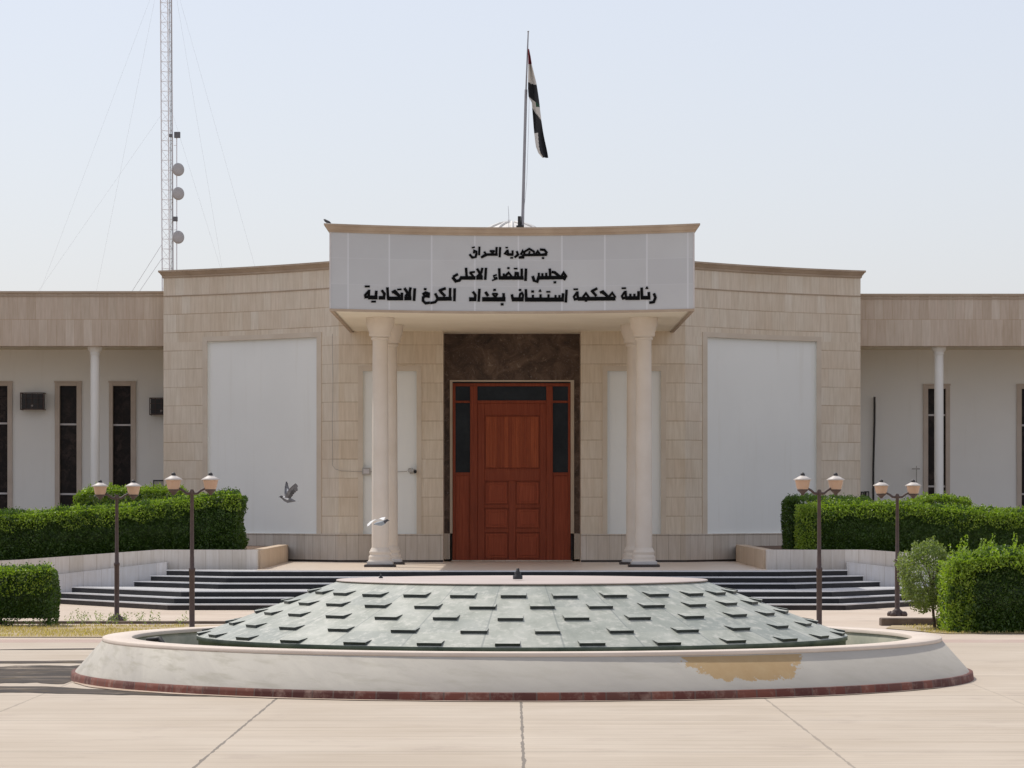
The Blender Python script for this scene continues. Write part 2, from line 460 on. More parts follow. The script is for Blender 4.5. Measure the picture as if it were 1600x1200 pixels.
# ------------------------------------------------------------------ mesh builder
class MB:
    def __init__(s): s.v = []; s.f = []; s.uv = []; s.mi = []; s.sm = []
    def face(s, pts, mi=0, uv=None, smooth=False):
        b = len(s.v); s.v += [tuple(p) for p in pts]
        s.f.append(tuple(range(b, b + len(pts)))); s.mi.append(mi); s.sm.append(smooth)
        s.uv.append(uv or [(p[0], p[2]) for p in pts])
    def grid(s, rows, mi=0, uvs=None, smooth=True, closed=False):
        """rows of points, shared vertices"""
        b = len(s.v); nr, nc = len(rows), len(rows[0])
        for r in rows: s.v += [tuple(p) for p in r]
        for i in range(nr - 1):
            for j in range(nc if closed else nc - 1):
                k = (j + 1) % nc
                s.f.append((b + i * nc + j, b + i * nc + k, b + (i + 1) * nc + k, b + (i + 1) * nc + j))
                s.mi.append(mi(i, j) if callable(mi) else mi); s.sm.append(smooth)
                if uvs:
                    kk = j + 1
                    s.uv.append([uvs[i][j], uvs[i][kk], uvs[i + 1][kk], uvs[i + 1][j]])
                else: s.uv.append([(s.v[q][0], s.v[q][2]) for q in s.f[-1]])
    def box(s, x0, x1, y0, y1, z0, z1, mi=0):
        p = [(x, y, z) for z in (z0, z1) for y in (y0, y1) for x in (x0, x1)]
        b = len(s.v); s.v += p
        for q in ((0, 2, 3, 1), (4, 5, 7, 6), (0, 1, 5, 4), (2, 6, 7, 3), (1, 3, 7, 5), (0, 4, 6, 2)):
            s.f.append(tuple(b + k for k in q)); s.mi.append(mi); s.sm.append(False)
            fx = q in ((1, 3, 7, 5), (0, 4, 6, 2))
            s.uv.append([((p[k][1] if fx else p[k][0]), p[k][2]) for k in q])
    def prism_z(s, poly, z0, z1, mi=0, mi_top=None, bottom=True):
        n = len(poly)
        s.face([(x, y, z1) for x, y in poly], mi if mi_top is None else mi_top)
        if bottom: s.face([(x, y, z0) for x, y in reversed(poly)], mi)
        u = 0
        for i in range(n):
            (x0, y0), (x1, y1) = poly[i], poly[(i + 1) % n]
            d = math.hypot(x1 - x0, y1 - y0)
            s.face([(x0, y0, z0), (x1, y1, z0), (x1, y1, z1), (x0, y0, z1)], mi, [(u, z0), (u + d, z0), (u + d, z1), (u, z1)])
            u += d
    def prism_y(s, poly, y0, y1, mi=0):
        """poly of (x, z), counter-clockwise seen from -Y"""
        n = len(poly)
        s.face([(x, y0, z) for x, z in poly], mi)
        s.face([(x, y1, z) for x, z in reversed(poly)], mi)
        for i in range(n):
            (x0, z0), (x1, z1) = poly[i], poly[(i + 1) % n]
            s.face([(x0, y1, z0), (x1, y1, z1), (x1, y0, z1), (x0, y0, z0)], mi, [(x0, z0), (x1, z1), (x1, z1 + .1), (x0, z0 + .1)])
    def lathe(s, prof, cx=0, cy=0, n=32, mi=0, smooth=True, cap=True, sc=1.0):
        rows = [[(cx + r * sc * math.cos(math.tau * k / n), cy + r * sc * math.sin(math.tau * k / n), z) for k in range(n)] for r, z in prof]
        rm = max(r for r, _ in prof); uv = [[(rm * math.tau * k / n, z) for k in range(n + 1)] for r, z in prof]
        s.grid(rows, mi, uv, smooth, True)
        if cap:
            if prof[0][0] > 1e-4: s.face(list(reversed(rows[0])), mi)
            if prof[-1][0] > 1e-4: s.face(rows[-1], mi)
    def tube(s, path, rad, n=8, mi=0, cap=True):
        path = [Vector(p) for p in path]
        rads = rad if isinstance(rad, (list, tuple)) else [rad] * len(path)
        rows = []
        for i, p in enumerate(path):
            t = (path[min(i + 1, len(path) - 1)] - path[max(i - 1, 0)]).normalized()
            a = Vector((0, 0, 1)) if abs(t.z) < .9 else Vector((0, 1, 0))
            u = t.cross(a).normalized(); w = t.cross(u)
            rows.append([tuple(p + (u * math.cos(math.tau * k / n) + w * math.sin(math.tau * k / n)) * rads[i]) for k in range(n)])
        s.grid(rows, mi, None, True, True)
        if cap: s.face(list(reversed(rows[0])), mi); s.face(rows[-1], mi)
    def sweep(s, path, prof, mi=0, smooth=False, caps=True):
        """path of (x,y); prof of (outward offset, z); outward is to the right of travel"""
        P = [Vector((x, y)) for x, y in path]; n = len(P)
        def nrm(a, b):
            d = (b - a).normalized(); return Vector((d.y, -d.x))
        offs = []
        for i in range(n):
            if i == 0: o = nrm(P[0], P[1])
            elif i == n - 1: o = nrm(P[-2], P[-1])
            else:
                a, b = nrm(P[i - 1], P[i]), nrm(P[i], P[i + 1])
                m = (a + b).normalized(); o = m / max(.35, m.dot(a))
            offs.append(o)
        us = [0]
        for i in range(1, n): us.append(us[-1] + (P[i] - P[i - 1]).length)
        for k in range(len(prof) - 1):
            (o0, z0), (o1, z1) = prof[k], prof[k + 1]
            r0 = [(*(P[i] + offs[i] * o0), z0) for i in range(n)]
            r1 = [(*(P[i] + offs[i] * o1), z1) for i in range(n)]
            s.grid([r0, r1], mi, [[(us[i], z0 + o0) for i in range(n)], [(us[i], z1 + o1) for i in range(n)]], smooth)
        if caps:
            s.face([(*(P[0] + offs[0] * o), z) for o, z in prof], mi)
            s.face([(*(P[-1] + offs[-1] * o), z) for o, z in reversed(prof)], mi)
    def build(s, name, mats, parent=None, bevel=0, loc=None):
        me = bpy.data.meshes.new(name)
        vv = s.v
        if loc is not None: vv = [(a - loc[0], b - loc[1], c - loc[2]) for a, b, c in vv]
        me.from_pydata(vv, [], s.f)
        if not isinstance(mats, (list, tuple)): mats = [mats]
        for m in mats: me.materials.append(M[m] if isinstance(m, str) else m)
        me.polygons.foreach_set('material_index', s.mi)
        me.polygons.foreach_set('use_smooth', s.sm)
        l = me.uv_layers.new(name='UVMap')
        l.data.foreach_set('uv', [c for f in s.uv for p in f for c in p])
        me.update()
        o = bpy.data.objects.new(name, me); COL.objects.link(o)
        if parent is not None: o.parent = parent
        if loc is not None: o.location = loc
        if bevel:
            b = o.modifiers.new('bevel', 'BEVEL'); b.width = bevel; b.segments = 2; b.limit_method = 'ANGLE'; b.angle_limit = R(40)
        return o


def tag(o, label, cat, group=None, kind=None):
    if label: o['label'] = label
    if cat: o['category'] = cat
    if group: o['group'] = group
    if kind: o['kind'] = kind
    return o
def empty(name, loc, label, cat, group=None):
    o = bpy.data.objects.new(name, None); COL.objects.link(o); o.location = loc
    o.empty_display_size = .2
    return tag(o, label, cat, group)
def structure(o): o['kind'] = 'structure'; return o
def copy_tree(o, parent=None, memo=None):
    c = o.copy(); COL.objects.link(c)
    if parent is not None: c.parent = parent
    for ch in [k for k in COL.objects if k.parent == o]: copy_tree(ch, c)
    return c
def part(name, mats, parent, fn, bevel=0):
    """part in world coordinates, parented to a thing standing at the world origin or at its own location"""
    m = MB(); fn(m)
    L = Vector((0, 0, 0)); p = parent
    while p is not None: L = L + p.location; p = p.parent
    m.v = [(a - L.x, b - L.y, c - L.z) for a, b, c in m.v]
    return m.build(name, mats, parent, bevel)

# ------------------------------------------------------------------ ground
def sheet(name, mat, poly, z):
    m = MB(); m.face([(x, y, z) for x, y in poly]); return structure(m.build(name, mat))
sheet('ground', 'dirt', [(-900, -100), (900, -100), (900, 1800), (-900, 1800)], -.004)
sheet('plaza', 'concrete', [(-60, -20), (60, -20), (60, 50.2), (-60, 50.2)], .0)
sheet('path', 'path', [(-60, 51.3), (60, 51.3), (60, 70.4), (-60, 70.4)], .001)
sheet('paver_strip', 'red_strip', [(-60, 50.2), (60, 50.2), (60, 51.3), (-60, 51.3)], .0005)

# ------------------------------------------------------------------ courthouse
CH = empty('courthouse', (0, 79, 0), 'cream stone courthouse with a projecting concave canopy sign, flanking white panels and low side wings', 'courthouse')
PF = .67                       # platform height
YW, XI, XO = 78.2, 3.85, 8.07
def ywall(ax):
    if ax <= XI: return YW
    u = ax - XI
    return YW + 1.10 * u - .075 * u * u
YOUT = ywall(XO)
ZTOP = 7.2
def wall_path(side, extra=()):
    xs = [1.53, 2.12, 3.31, XI] + [XI + (XO - XI) * k / 24 for k in range(1, 25)] + list(extra) + [4.36, 7.0]
    xs = sorted(set(round(x, 4) for x in xs))
    pts = [(x, ywall(x)) for x in xs]
    if side < 0: pts = [(-x, y) for x, y in reversed(pts)]
    return pts
def arc_u(pts):
    us = [0]
    for a, b in zip(pts, pts[1:]): us.append(us[-1] + math.hypot(b[0] - a[0], b[1] - a[1]))
    return us
HOLES = [(2.12, 3.31, 1.30, 4.92), (4.36, 7.0, 1.30, 5.70)]
for side in (-1, 1):
    pts = wall_path(side); us = arc_u(pts)
    off = us[0] if side > 0 else -us[-1]
    us = [u + off + side * 1.53 for u in us]
    def inset(i, d):
        a, b = pts[max(i - 1, 0)], pts[min(i + 1, len(pts) - 1)]
        v = Vector((b[0] - a[0], b[1] - a[1])).normalized()
        return (pts[i][0] - v.y * d, pts[i][1] + v.x * d)
    m = MB()
    zs = [0.0, 1.30, 4.92, 5.70, 6.77, ZTOP]
    for i in range(len(pts) - 1):
        xm = abs(pts[i][0] + pts[i + 1][0]) / 2
        for k in range(len(zs) - 1):
            zm = (zs[k] + zs[k + 1]) / 2
            if any(a < xm < b and c < zm < d for a, b, c, d in HOLES): continue
            (x0, y0), (x1, y1) = pts[i], pts[i + 1]
            m.face([(x0, y0, zs[k]), (x1, y1, zs[k]), (x1, y1, zs[k + 1]), (x0, y0, zs[k + 1])], 1 if zm > 5.70 and xm > XI else 0,
                   [(us[i], zs[k]), (us[i + 1], zs[k]), (us[i + 1], zs[k + 1]), (us[i], zs[k + 1])])
    # return walls: beside the door recess and at the outer end
    xi = side * 1.53; xo = side * XO
    a = [(xi, YW), (xi, 79.4)] if side < 0 else [(xi, 79.4), (xi, YW)]
    b = [(xo, 92), (xo, YOUT)] if side < 0 else [(xo, YOUT), (xo, 92)]
    for (p, q) in (a, b):
        d = math.hypot(q[0] - p[0], q[1] - p[1])
        m.face([(*p, 0), (*q, 0), (*q, ZTOP), (*p, ZTOP)], 0, [(0, 0), (d, 0), (d, ZTOP), (0, ZTOP)])
    lo = Vector(CH.location)
    m.v = [(x - lo.x, y - lo.y, z - lo.z) for x, y, z in m.v]
    wall = m.build('facade_wall', ['stone', 'stone_upper'], CH)
    # recessed white panels with raised stone frames
    for (xa, xb, za, zb) in HOLES:
        idx = [i for i, p in enumerate(pts) if xa - 1e-3 <= abs(p[0]) <= xb + 1e-3]
        m = MB()
        r0 = [(*inset(i, .05), za) for i in idx]; r1 = [(*inset(i, .05), zb) for i in idx]
        m.grid([r0, r1], 0, None, True)
        for i, j in ((idx[0], 0), (idx[-1], -1)):
            p = (*pts[i], za); q = (*inset(i, .05), za)
            m.face([p, q, (q[0], q[1], zb), (p[0], p[1], zb)])
        m.grid([[(*pts[i], zb) for i in idx], r1], 0)
        m.grid([[(*pts[i], za) for i in idx], r0], 0)
        m.v = [(x - lo.x, y - lo.y, z - lo.z) for x, y, z in m.v]
        pan = m.build('white_panel', 'panel', CH)
        bw, pr = .11, -.018
        m = MB()
        def onwall(x, d):
            # point on the facade at |x| pushed outward by d
            e = .01
            ax = abs(x); dy = (ywall(ax + e) - ywall(max(ax - e, 0))) / (2 * e)
            nx, ny = dy, -1.0; L = math.hypot(nx, ny)
            return (side * (ax + nx / L * d), ywall(ax) + ny / L * d)
        def strip(xs, z0, z1):
            f = [onwall(x, .018) for x in xs]; g = [onwall(x, -.03) for x in xs]
            if side < 0: f = f[::-1]; g = g[::-1]
            for i in range(len(f) - 1):
                a, b2, c, d = f[i], f[i + 1], g[i + 1], g[i]
                m.face([(*a, z0), (*b2, z0), (*b2, z1), (*a, z1)])
                m.face([(*a, z1), (*b2, z1), (*c, z1), (*d, z1)]); m.face([(*a, z0), (*d, z0), (*c, z0), (*b2, z0)])
            m.face([(*f[0], z0), (*f[0], z1), (*g[0], z1), (*g[0], z0)]); m.face([(*f[-1], z0), (*g[-1], z0), (*g[-1], z1), (*f[-1], z1)])
        nseg = 12
        strip([xa - bw + (xb - xa + 2 * bw) * k / nseg for k in range(nseg + 1)], zb, zb + bw)
        strip([xa - bw, xa], za, zb); strip([xb, xb + bw], za, zb)
        m.v = [(x - lo.x, y - lo.y, z - lo.z) for x, y, z in m.v]
        m.build('panel_frame', 'trim_stone', CH)
    full = pts
    endp = [(xo, 92)] + full if side < 0 else full + [(xo, 92)]
    part('base_course', ['base_stone'], CH, lambda m: m.sweep(full, [(-.02, .72), (.035, .72), (.035, 1.262), (.02, 1.27), (.045, 1.275), (.045, 1.30), (-.02, 1.30)]))
    part('skirting', ['dark_base'], CH, lambda m: m.sweep(full, [(-.02, .60), (.022, .60), (.022, .72), (-.02, .72)]))
    part('ledge', ['cornice'], CH, lambda m: m.sweep(full, [(-.02, 6.765), (.018, 6.765), (.018, 6.785), (-.02, 6.785)]))
    part('cornice', ['cornice'], CH, lambda m: m.sweep(endp, [(-.25, 7.2), (.03, 7.2), (.035, 7.24), (.055, 7.26), (.10, 7.32), (.12, 7.325), (.12, 7.365), (-.25, 7.365)]))

part('roof', ['roofing'], CH, lambda m: m.prism_z([(-8, 92)] + [(-x, ywall(x) + .3) for x in (7.9, 7, 6, 5, XI)] + [(x, ywall(x) + .3) for x in (XI, 5, 6, 7, 7.9)] + [(8, 92)], 6.95, 7.05))
part('rear_wall', ['white'], CH, lambda m: m.box(-18, 18, 91.9, 92.1, 0, 7.0))

# dark marble door surround in the recess
YD = 79.35
def surround(m):
    m.box(-1.53, -1.40, YD - .02, YD + .2, 1.30, 5.8)
    m.box(1.40, 1.53, YD - .02, YD + .2, 1.30, 5.8)
    m.box(-1.40, 1.40, YD - .02, YD + .2, 4.755, 5.8)
part('door_surround', ['marble'], CH, surround)
for sgn in (-1, 1):
    part('surround_base', ['base_stone'], CH, lambda m: m.box(*sorted((sgn * 1.53, sgn * 1.40)), YD - .06, YD + .2, .72, 1.30))

# door with sidelights (photo pixels of an enlarged crop give the layout in metres)
def dx(u): return (680 + u / 3.156 - 800) * YD / FPX
def dz(v): return CAMZ - (510 + v / 3.156 - HOR) * YD / FPX
door = part('door', ['wood'], CH, lambda m: (
    m.box(dx(85), dx(100), YD + .02, YD + .12, PF, dz(280)), m.box(dx(655), dx(668), YD + .02, YD + .12, PF, dz(280)),
    m.box(dx(100), dx(655), YD + .02, YD + .12, dz(295), dz(280)),
    m.box(dx(172), dx(208), YD + .0, YD + .13, PF, dz(295)), m.box(dx(548), dx(580), YD + .0, YD + .13, PF, dz(295)),
    m.box(dx(208), dx(548), YD + .01, YD + .12, dz(378), dz(365)),
    m.box(dx(100), dx(172), YD + .03, YD + .11, dz(377), dz(366)), m.box(dx(580), dx(655), YD + .03, YD + .11, dz(377), dz(366)),
    m.box(dx(100), dx(172), YD + .03, YD + .11, dz(736), dz(720)), m.box(dx(580), dx(655), YD + .03, YD + .11, dz(736), dz(720))), .006)
DL = CH.location
def dpart(name, mats, fn, bevel=0): return part(name, mats, door, fn, bevel)
dpart('door_leaf', ['wood'], lambda m: (
    m.box(dx(208), dx(548), YD + .07, YD + .11, PF + .01, dz(378)),
    m.box(dx(208), dx(243), YD + .035, YD + .07, PF + .01, dz(378)), m.box(dx(517), dx(548), YD + .035, YD + .07, PF + .01, dz(378)),
    m.box(dx(243), dx(517), YD + .035, YD + .07, dz(438), dz(378)),
    m.box(dx(243), dx(517), YD + .030, YD + .07, dz(762), dz(703)),
    m.box(dx(362), dx(396), YD + .035, YD + .07, PF + .01, dz(762)),
    *[m.box(dx(a), dx(b), YD + .035, YD + .07, dz(v1), dz(v0)) for a, b in ((243, 362), (396, 517)) for v0, v1 in ((880, 896), (998, 1016), (1148, 1170))]), .008)
dpart('plank_panel', ['plank'], lambda m: m.box(dx(249), dx(511), YD + .045, YD + .075, dz(697), dz(444)), .01)
for a, b in ((249, 356), (402, 511)):
    for v0, v1 in ((768, 874), (902, 992), (1022, 1142)):
        dpart('door_panel', ['wood_panel'], lambda m: (m.box(dx(a), dx(b), YD + .05, YD + .075, dz(v1), dz(v0)), m.box(dx(a + 12), dx(b - 12), YD + .038, YD + .06, dz(v1 - 12), dz(v0 + 12))), .008)
for a, b in ((100, 172), (580, 655)):
    dpart('sidelight_panel', ['wood_panel'], lambda m: m.box(dx(a), dx(b), YD + .05, YD + .09, PF + .01, dz(736)), .006)
    dpart('sidelight_pane', ['glass'], lambda m: m.box(dx(a), dx(b), YD + .075, YD + .085, dz(366), dz(295)))
    dpart('sidelight_pane', ['glass'], lambda m: m.box(dx(a), dx(b), YD + .075, YD + .085, dz(720), dz(377)))
dpart('transom_pane', ['glass'], lambda m: m.box(dx(208), dx(548), YD + .075, YD + .085, dz(365), dz(295)))
dpart('door_trim', ['trim_stone'], lambda m: (m.box(-1.40, dx(85), YD - .05, YD + .1, 1.30, 4.72), m.box(dx(668), 1.40, YD - .05, YD + .1, 1.30, 4.72), m.box(-1.40, 1.40, YD - .05, YD + .1, 4.72, 4.755)))
dpart('threshold', ['base_stone'], lambda m: m.box(-1.36, 1.36, YD - .15, YD + .12, PF + .002, PF + .03))
dpart('back_board', ['dark_base'], lambda m: m.box(-1.37, 1.37, YD + .13, YD + .2, PF, 4.75))

# canopy
XC, YCE, YCM, ZS, ZF = 3.585, 69.4, 70.35, 5.80, 7.33
def ycan(x): return YCM - (YCM - YCE) * (x / XC) ** 2
arc = [(-XC + 2 * XC * k / 40, ycan(-XC + 2 * XC * k / 40)) for k in range(41)]
lo = Vector(CH.location)
def canopy_fn(m):
    # soffit, rear part runs into the door recess
    pts = [(x, y + .05) for x, y in arc]
    for (p, q) in zip(pts, pts[1:]):
        m.face([(*p, ZS), (p[0], YW, ZS), (q[0], YW, ZS), (*q, ZS)], 0)
        m.face([(*p, ZF), (*q, ZF), (q[0], YW, ZF), (p[0], YW, ZF)], 2)
        m.face([(*p, ZS), (*q, ZS), (*q, ZF), (*p, ZF)], 0)
    m.face([(-1.53, YW, ZS), (-1.53, 79.5, ZS), (1.53, 79.5, ZS), (1.53, YW, ZS)], 0)
    for sg in (-1, 1):
        x = sg * XC
        m.face([(x, YCE, ZS), (x, YW, ZS), (x, YW, ZF), (x, YCE, ZF)], 1, [(YCE, ZS), (YW, ZS), (YW, ZF), (YCE, ZF)])
    m.face([(-1.53, YW + .001, ZS), (1.53, YW + .001, ZS), (1.53, YW + .001, 7.2), (-1.53, YW + .001, 7.2)], 1)
canopy = part('canopy', ['soffit', 'stone', 'roofing'], CH, canopy_fn)
def sign_fn(m):
    us = arc_u(arc); u0 = us[-1] / 2
    m.grid([[(x, y, ZS + .02) for x, y in arc], [(x, y, ZF) for x, y in arc]], 0,
           [[(u - u0, ZS + .02) for u in us], [(u - u0, ZF) for u in us]], True)
part('sign_face', ['sign'], canopy, sign_fn)
three = [(-XC, YW)] + arc + [(XC, YW)]
part('canopy_cornice', ['cornice'], canopy, lambda m: m.sweep(three, [(-.2, ZF), (.02, ZF), (.03, ZF + .03), (.06, ZF + .05), (.09, ZF + .11), (.115, ZF + .125), (.115, ZF + .16), (-.2, ZF + .16)]))
part('canopy_trim', ['cornice'], canopy, lambda m: m.sweep(three, [(-.07, ZS - .025), (.012, ZS - .025), (.012, ZS + .022), (-.07, ZS + .022)]))
for sg in (-1, 1): part('corner_strip', ['alu'], canopy, lambda m: m.box(sg * XC - .015, sg * XC + .015, YCE - .012, YCE + .04, ZS + .024, ZF))

# Arabic lettering, strokes traced as centre lines in enlarged crops: (crop origin, scale, strokes of (points, width))
L3a = [([(1505,110),(1500,302)],42),([(1435,105),(1430,270)],40),([(1452,268),(1225,270)],62),([(1362,106),(1272,138)],44),([(1268,130),(1292,165),(1352,225)],44),([(1240,265),(1203,188)],42),([(1245,268),(1200,322),(1128,334)],40),
 ([(1028,118),(1062,118)],34),([(1008,200),(1050,172),(1112,192)],42),([(1112,196),(1022,238)],42),([(1014,236),(1010,300),(1050,338),(1112,330)],42),([(1060,232),(1112,240)],34),
 ([(882,110),(870,296)],44),([(722,105),(800,225)],44),([(815,96),(802,165),(738,228)],42),([(725,262),(822,262)],62),([(812,100),(812,262)],26),
 ([(610,125),(672,121)],28),([(682,178),(676,268)],44),([(694,264),(458,264)],60),([(530,170),(560,152),(645,228)],42),([(455,95),(466,268)],42),
 ([(368,138),(408,192),(396,262)],42),([(414,254),(325,254)],56),([(282,148),(274,250)],42),([(292,248),(160,248)],62),([(205,314),(272,312)],30),([(168,132),(162,252)],40),([(152,160),(104,212),(110,240),(160,238)],36),([(104,76),(176,75)],30)]
L3b = [([(292,160),(328,212),(322,284)],42),([(336,276),(238,276)],62),([(392,118),(380,308)],42),([(488,165),(525,222)],44),([(790,277),(442,277)],68),([(598,190),(672,190)],30),([(596,188),(638,245)],32),([(674,188),(640,245)],32),([(610,131),(646,131)],36),([(768,186),(772,272)],42),([(727,355),(765,355)],38),
 ([(1074,278),(905,278)],66),([(898,205),(912,272)],42),([(1018,240),(1024,196),(1054,178),(1074,212),(1066,262)],34),([(1008,132),(1042,132)],34),([(1116,124),(1124,290)],42),([(1108,281),(1704,281)],66),
 ([(1226,212),(1226,270)],36),([(1204,155),(1240,155)],36),([(1346,204),(1346,270)],36),([(1322,158),(1340,132),(1352,158)],22),([(1470,204),(1470,270)],36),([(1438,160),(1497,160)],26),
 ([(1580,214),(1580,270)],34),([(1640,214),(1640,270)],34),([(1697,188),(1690,282)],42),([(1752,132),(1740,322)],40)]
L3c = [([(812,240),(866,176),(908,238),(868,286)],36),([(908,266),(335,270)],60),([(678,172),(712,158),(790,228)],40),([(628,108),(545,150)],40),([(542,142),(615,222)],42),([(405,246),(455,182),(500,246)],36),([(440,300),(470,300)],30),
 ([(320,158),(328,270)],40),([(308,178),(264,240),(280,278),(330,268)],36),([(263,121),(327,120)],28),
 ([(1014,105),(1077,103)],28),([(1072,148),(1082,262)],38),([(1058,165),(1014,232),(1030,262),(1080,252)],36),([(1078,258),(1288,258)],60),([(1276,154),(1276,262)],42),([(1212,194),(1212,250)],36),([(1148,194),(1148,250)],36),
 ([(1324,98),(1330,262)],42),([(1318,253),(1454,253)],60),([(1436,168),(1438,250)],42),([(1392,112),(1408,88),(1420,112)],24),([(1516,188),(1540,250),(1512,320),(1448,330)],42)]
L12 = [([(1212,84),(1268,88),(1302,130)],32),([(1302,138),(1232,152)],30),([(1296,152),(995,156)],34),([(1237,196),(1262,196)],25),([(1150,150),(1180,104),(1212,150)],28),([(1066,72),(1132,112),(1130,150)],28),([(1070,74),(1008,112),(1002,150)],28),([(1075,108),(1062,152)],24),
 ([(958,150),(984,100),(1004,146)],30),([(990,150),(990,182),(932,190)],30),([(904,108),(922,150),(878,186)],30),([(850,98),(850,150)],28),([(858,149),(785,149)],36),([(822,193),(854,193)],22),([(784,88),(792,150)],28),([(776,100),(748,138),(788,152)],26),([(757,58),(788,58)],18),
 ([(686,54),(680,182)],30),([(640,54),(636,150)],30),([(650,150),(484,150)],34),([(552,100),(612,100)],20),([(556,100),(592,138)],24),([(612,100),(578,138)],24),([(478,114),(502,152),(438,188)],30),([(414,48),(410,156)],28),([(340,132),(346,94),(372,108),(376,150)],26),([(376,132),(364,182),(320,190),(286,148)],30),([(316,60),(352,52)],20),
 ([(1494,436),(1520,388),(1552,436),(1524,482)],34),([(1545,452),(1185,456)],48),([(1368,380),(1402,384),(1468,438)],36),([(1391,515),(1420,515)],29),([(1338,338),(1346,452)],34),([(1292,394),(1292,450)],30),([(1242,398),(1242,450)],30),([(1196,394),(1192,450)],30),([(1192,442),(1172,510),(1132,492),(1114,436)],38),
 ([(1026,338),(1020,492)],36),([(970,338),(970,452)],34),([(988,457),(672,457)],48),([(884,432),(890,384),(916,390),(922,440)],28),([(868,335),(912,335)],22),([(738,446),(800,388),(836,440)],32),([(734,402),(734,446)],28),([(782,328),(808,328)],26),([(674,334),(680,457)],34),([(640,416),(600,430),(612,460),(645,452)],22),([(583,490),(652,466)],20),
 ([(500,328),(490,478)],34),([(384,338),(442,436)],34),([(452,328),(440,384),(382,444)],32),([(378,457),(452,457)],48),([(288,386),(352,378)],26),([(290,386),(334,440)],30),([(356,457),(165,457)],48),([(238,328),(246,452)],34),([(182,446),(150,490),(102,500),(62,450)],38),([(128,408),(72,440)],34)]
def lettering(name, sets):
    m = MB(); cnt = 0
    for (x0, y0, scl, strokes) in sets:
        for pts, w in strokes:
            cnt += 1
            pp = [Vector((x0 + a / scl, y0 + b / scl)) for a, b in pts]; hw = w / scl / 2
            n = len(pp); left, right = [], []
            for i in range(n):
                t = (pp[min(i + 1, n - 1)] - pp[max(i - 1, 0)]).normalized()
                nn = Vector((-t.y, t.x)); k = 1.0
                if 0 < i < n - 1:
                    a = (pp[i] - pp[i - 1]).normalized(); k = 1 / max(.6, Vector((-a.y, a.x)).dot(nn))
                e = t * (hw * .25) * (-1 if i == 0 else 1 if i == n - 1 else 0)
                left.append(pp[i] + nn * hw * k + e); right.append(pp[i] - nn * hw * k + e)
            def to3(p, d):
                Y = 69.9
                for _ in range(4): Y = ycan(WX(p.x, Y))
                x = WX(p.x, Y); return (x, Y - d, WZ(p.y, Y))
            d = .014 + .0004 * (cnt % 9)
            # subdivide long bars so that they follow the curved face
            for i in range(n - 1):
                seg = max(1, int((pp[i + 1] - pp[i]).length / 6))
                for q in range(seg):
                    fa, fb = q / seg, (q + 1) / seg
                    l0, l1 = left[i].lerp(left[i + 1], fa), left[i].lerp(left[i + 1], fb)
                    r0, r1 = right[i].lerp(right[i + 1], fa), right[i].lerp(right[i + 1], fb)
                    m.face([to3(l0, d), to3(l1, d), to3(r1, d), to3(r0, d)])
                    for p, o in ((l0, l1), (r1, r0)):
                        m.face([to3(p, d), to3(p, .001), to3(o, .001), to3(o, d)])
            for p, o in ((left[0], right[0]), (left[-1], right[-1])):
                m.face([to3(p, d), to3(o, d), to3(o, .001), to3(p, .001)])
    L = Vector(CH.location)
    m.v = [(a - L.x, b - L.y, c - L.z) for a, b, c in m.v]
    return m.build(name, 'black', canopy)
lettering('lettering', [(700, 380, 8.42, [s for s in L12 if s[0][0][1] < 210])])
lettering('lettering', [(700, 380, 8.42, [s for s in L12 if s[0][0][1] >= 300])])
lettering('lettering', [(560, 440, 10, L3a), (710, 440, 10, L3b), (870, 440, 10, L3c)])

# portico columns
def column(x, y):
    z = PF
    c = part('column', ['column'], CH, lambda m: m.lathe([(.174, z + .40), (.174, z + 1.4), (.170, z + 1.9), (.166, z + 3.2), (.158, z + 4.55), (.156, z + 4.76)], x, y, 32))
    part('column_base', ['column', 'plinth', 'dark_base'], c, lambda m: (
        m.box(x - .32, x + .32, y - .32, y + .32, z + .002, z + .055, 2), m.box(x - .265, x + .265, y - .265, y + .265, z + .055, z + .12, 1),
        m.lathe([(.25, z + .12), (.245, z + .14), (.235, z + .155), (.24, z + .19), (.235, z + .225), (.215, z + .24), (.212, z + .27), (.225, z + .29), (.222, z + .325), (.205, z + .34), (.20, z + .37), (.184, z + .385), (.182, z + .401)], x, y, 32, 0)), .008)
    part('capital', ['column'], c, lambda m: m.lathe([(.156, z + 4.66), (.185, z + 4.675), (.19, z + 4.70), (.186, z + 4.715), (.172, z + 4.72), (.172, z + 4.735), (.225, z + 4.745), (.232, z + 4.78), (.228, z + 4.815), (.245, z + 4.86), (.275, z + 4.95), (.292, z + 5.02), (.295, z + 5.128)], x, y, 32))
    return c
for x, y in ((-2.71, 72.4), (2.71, 72.4), (-2.62, 75.35), (2.62, 75.35)): column(x, y)

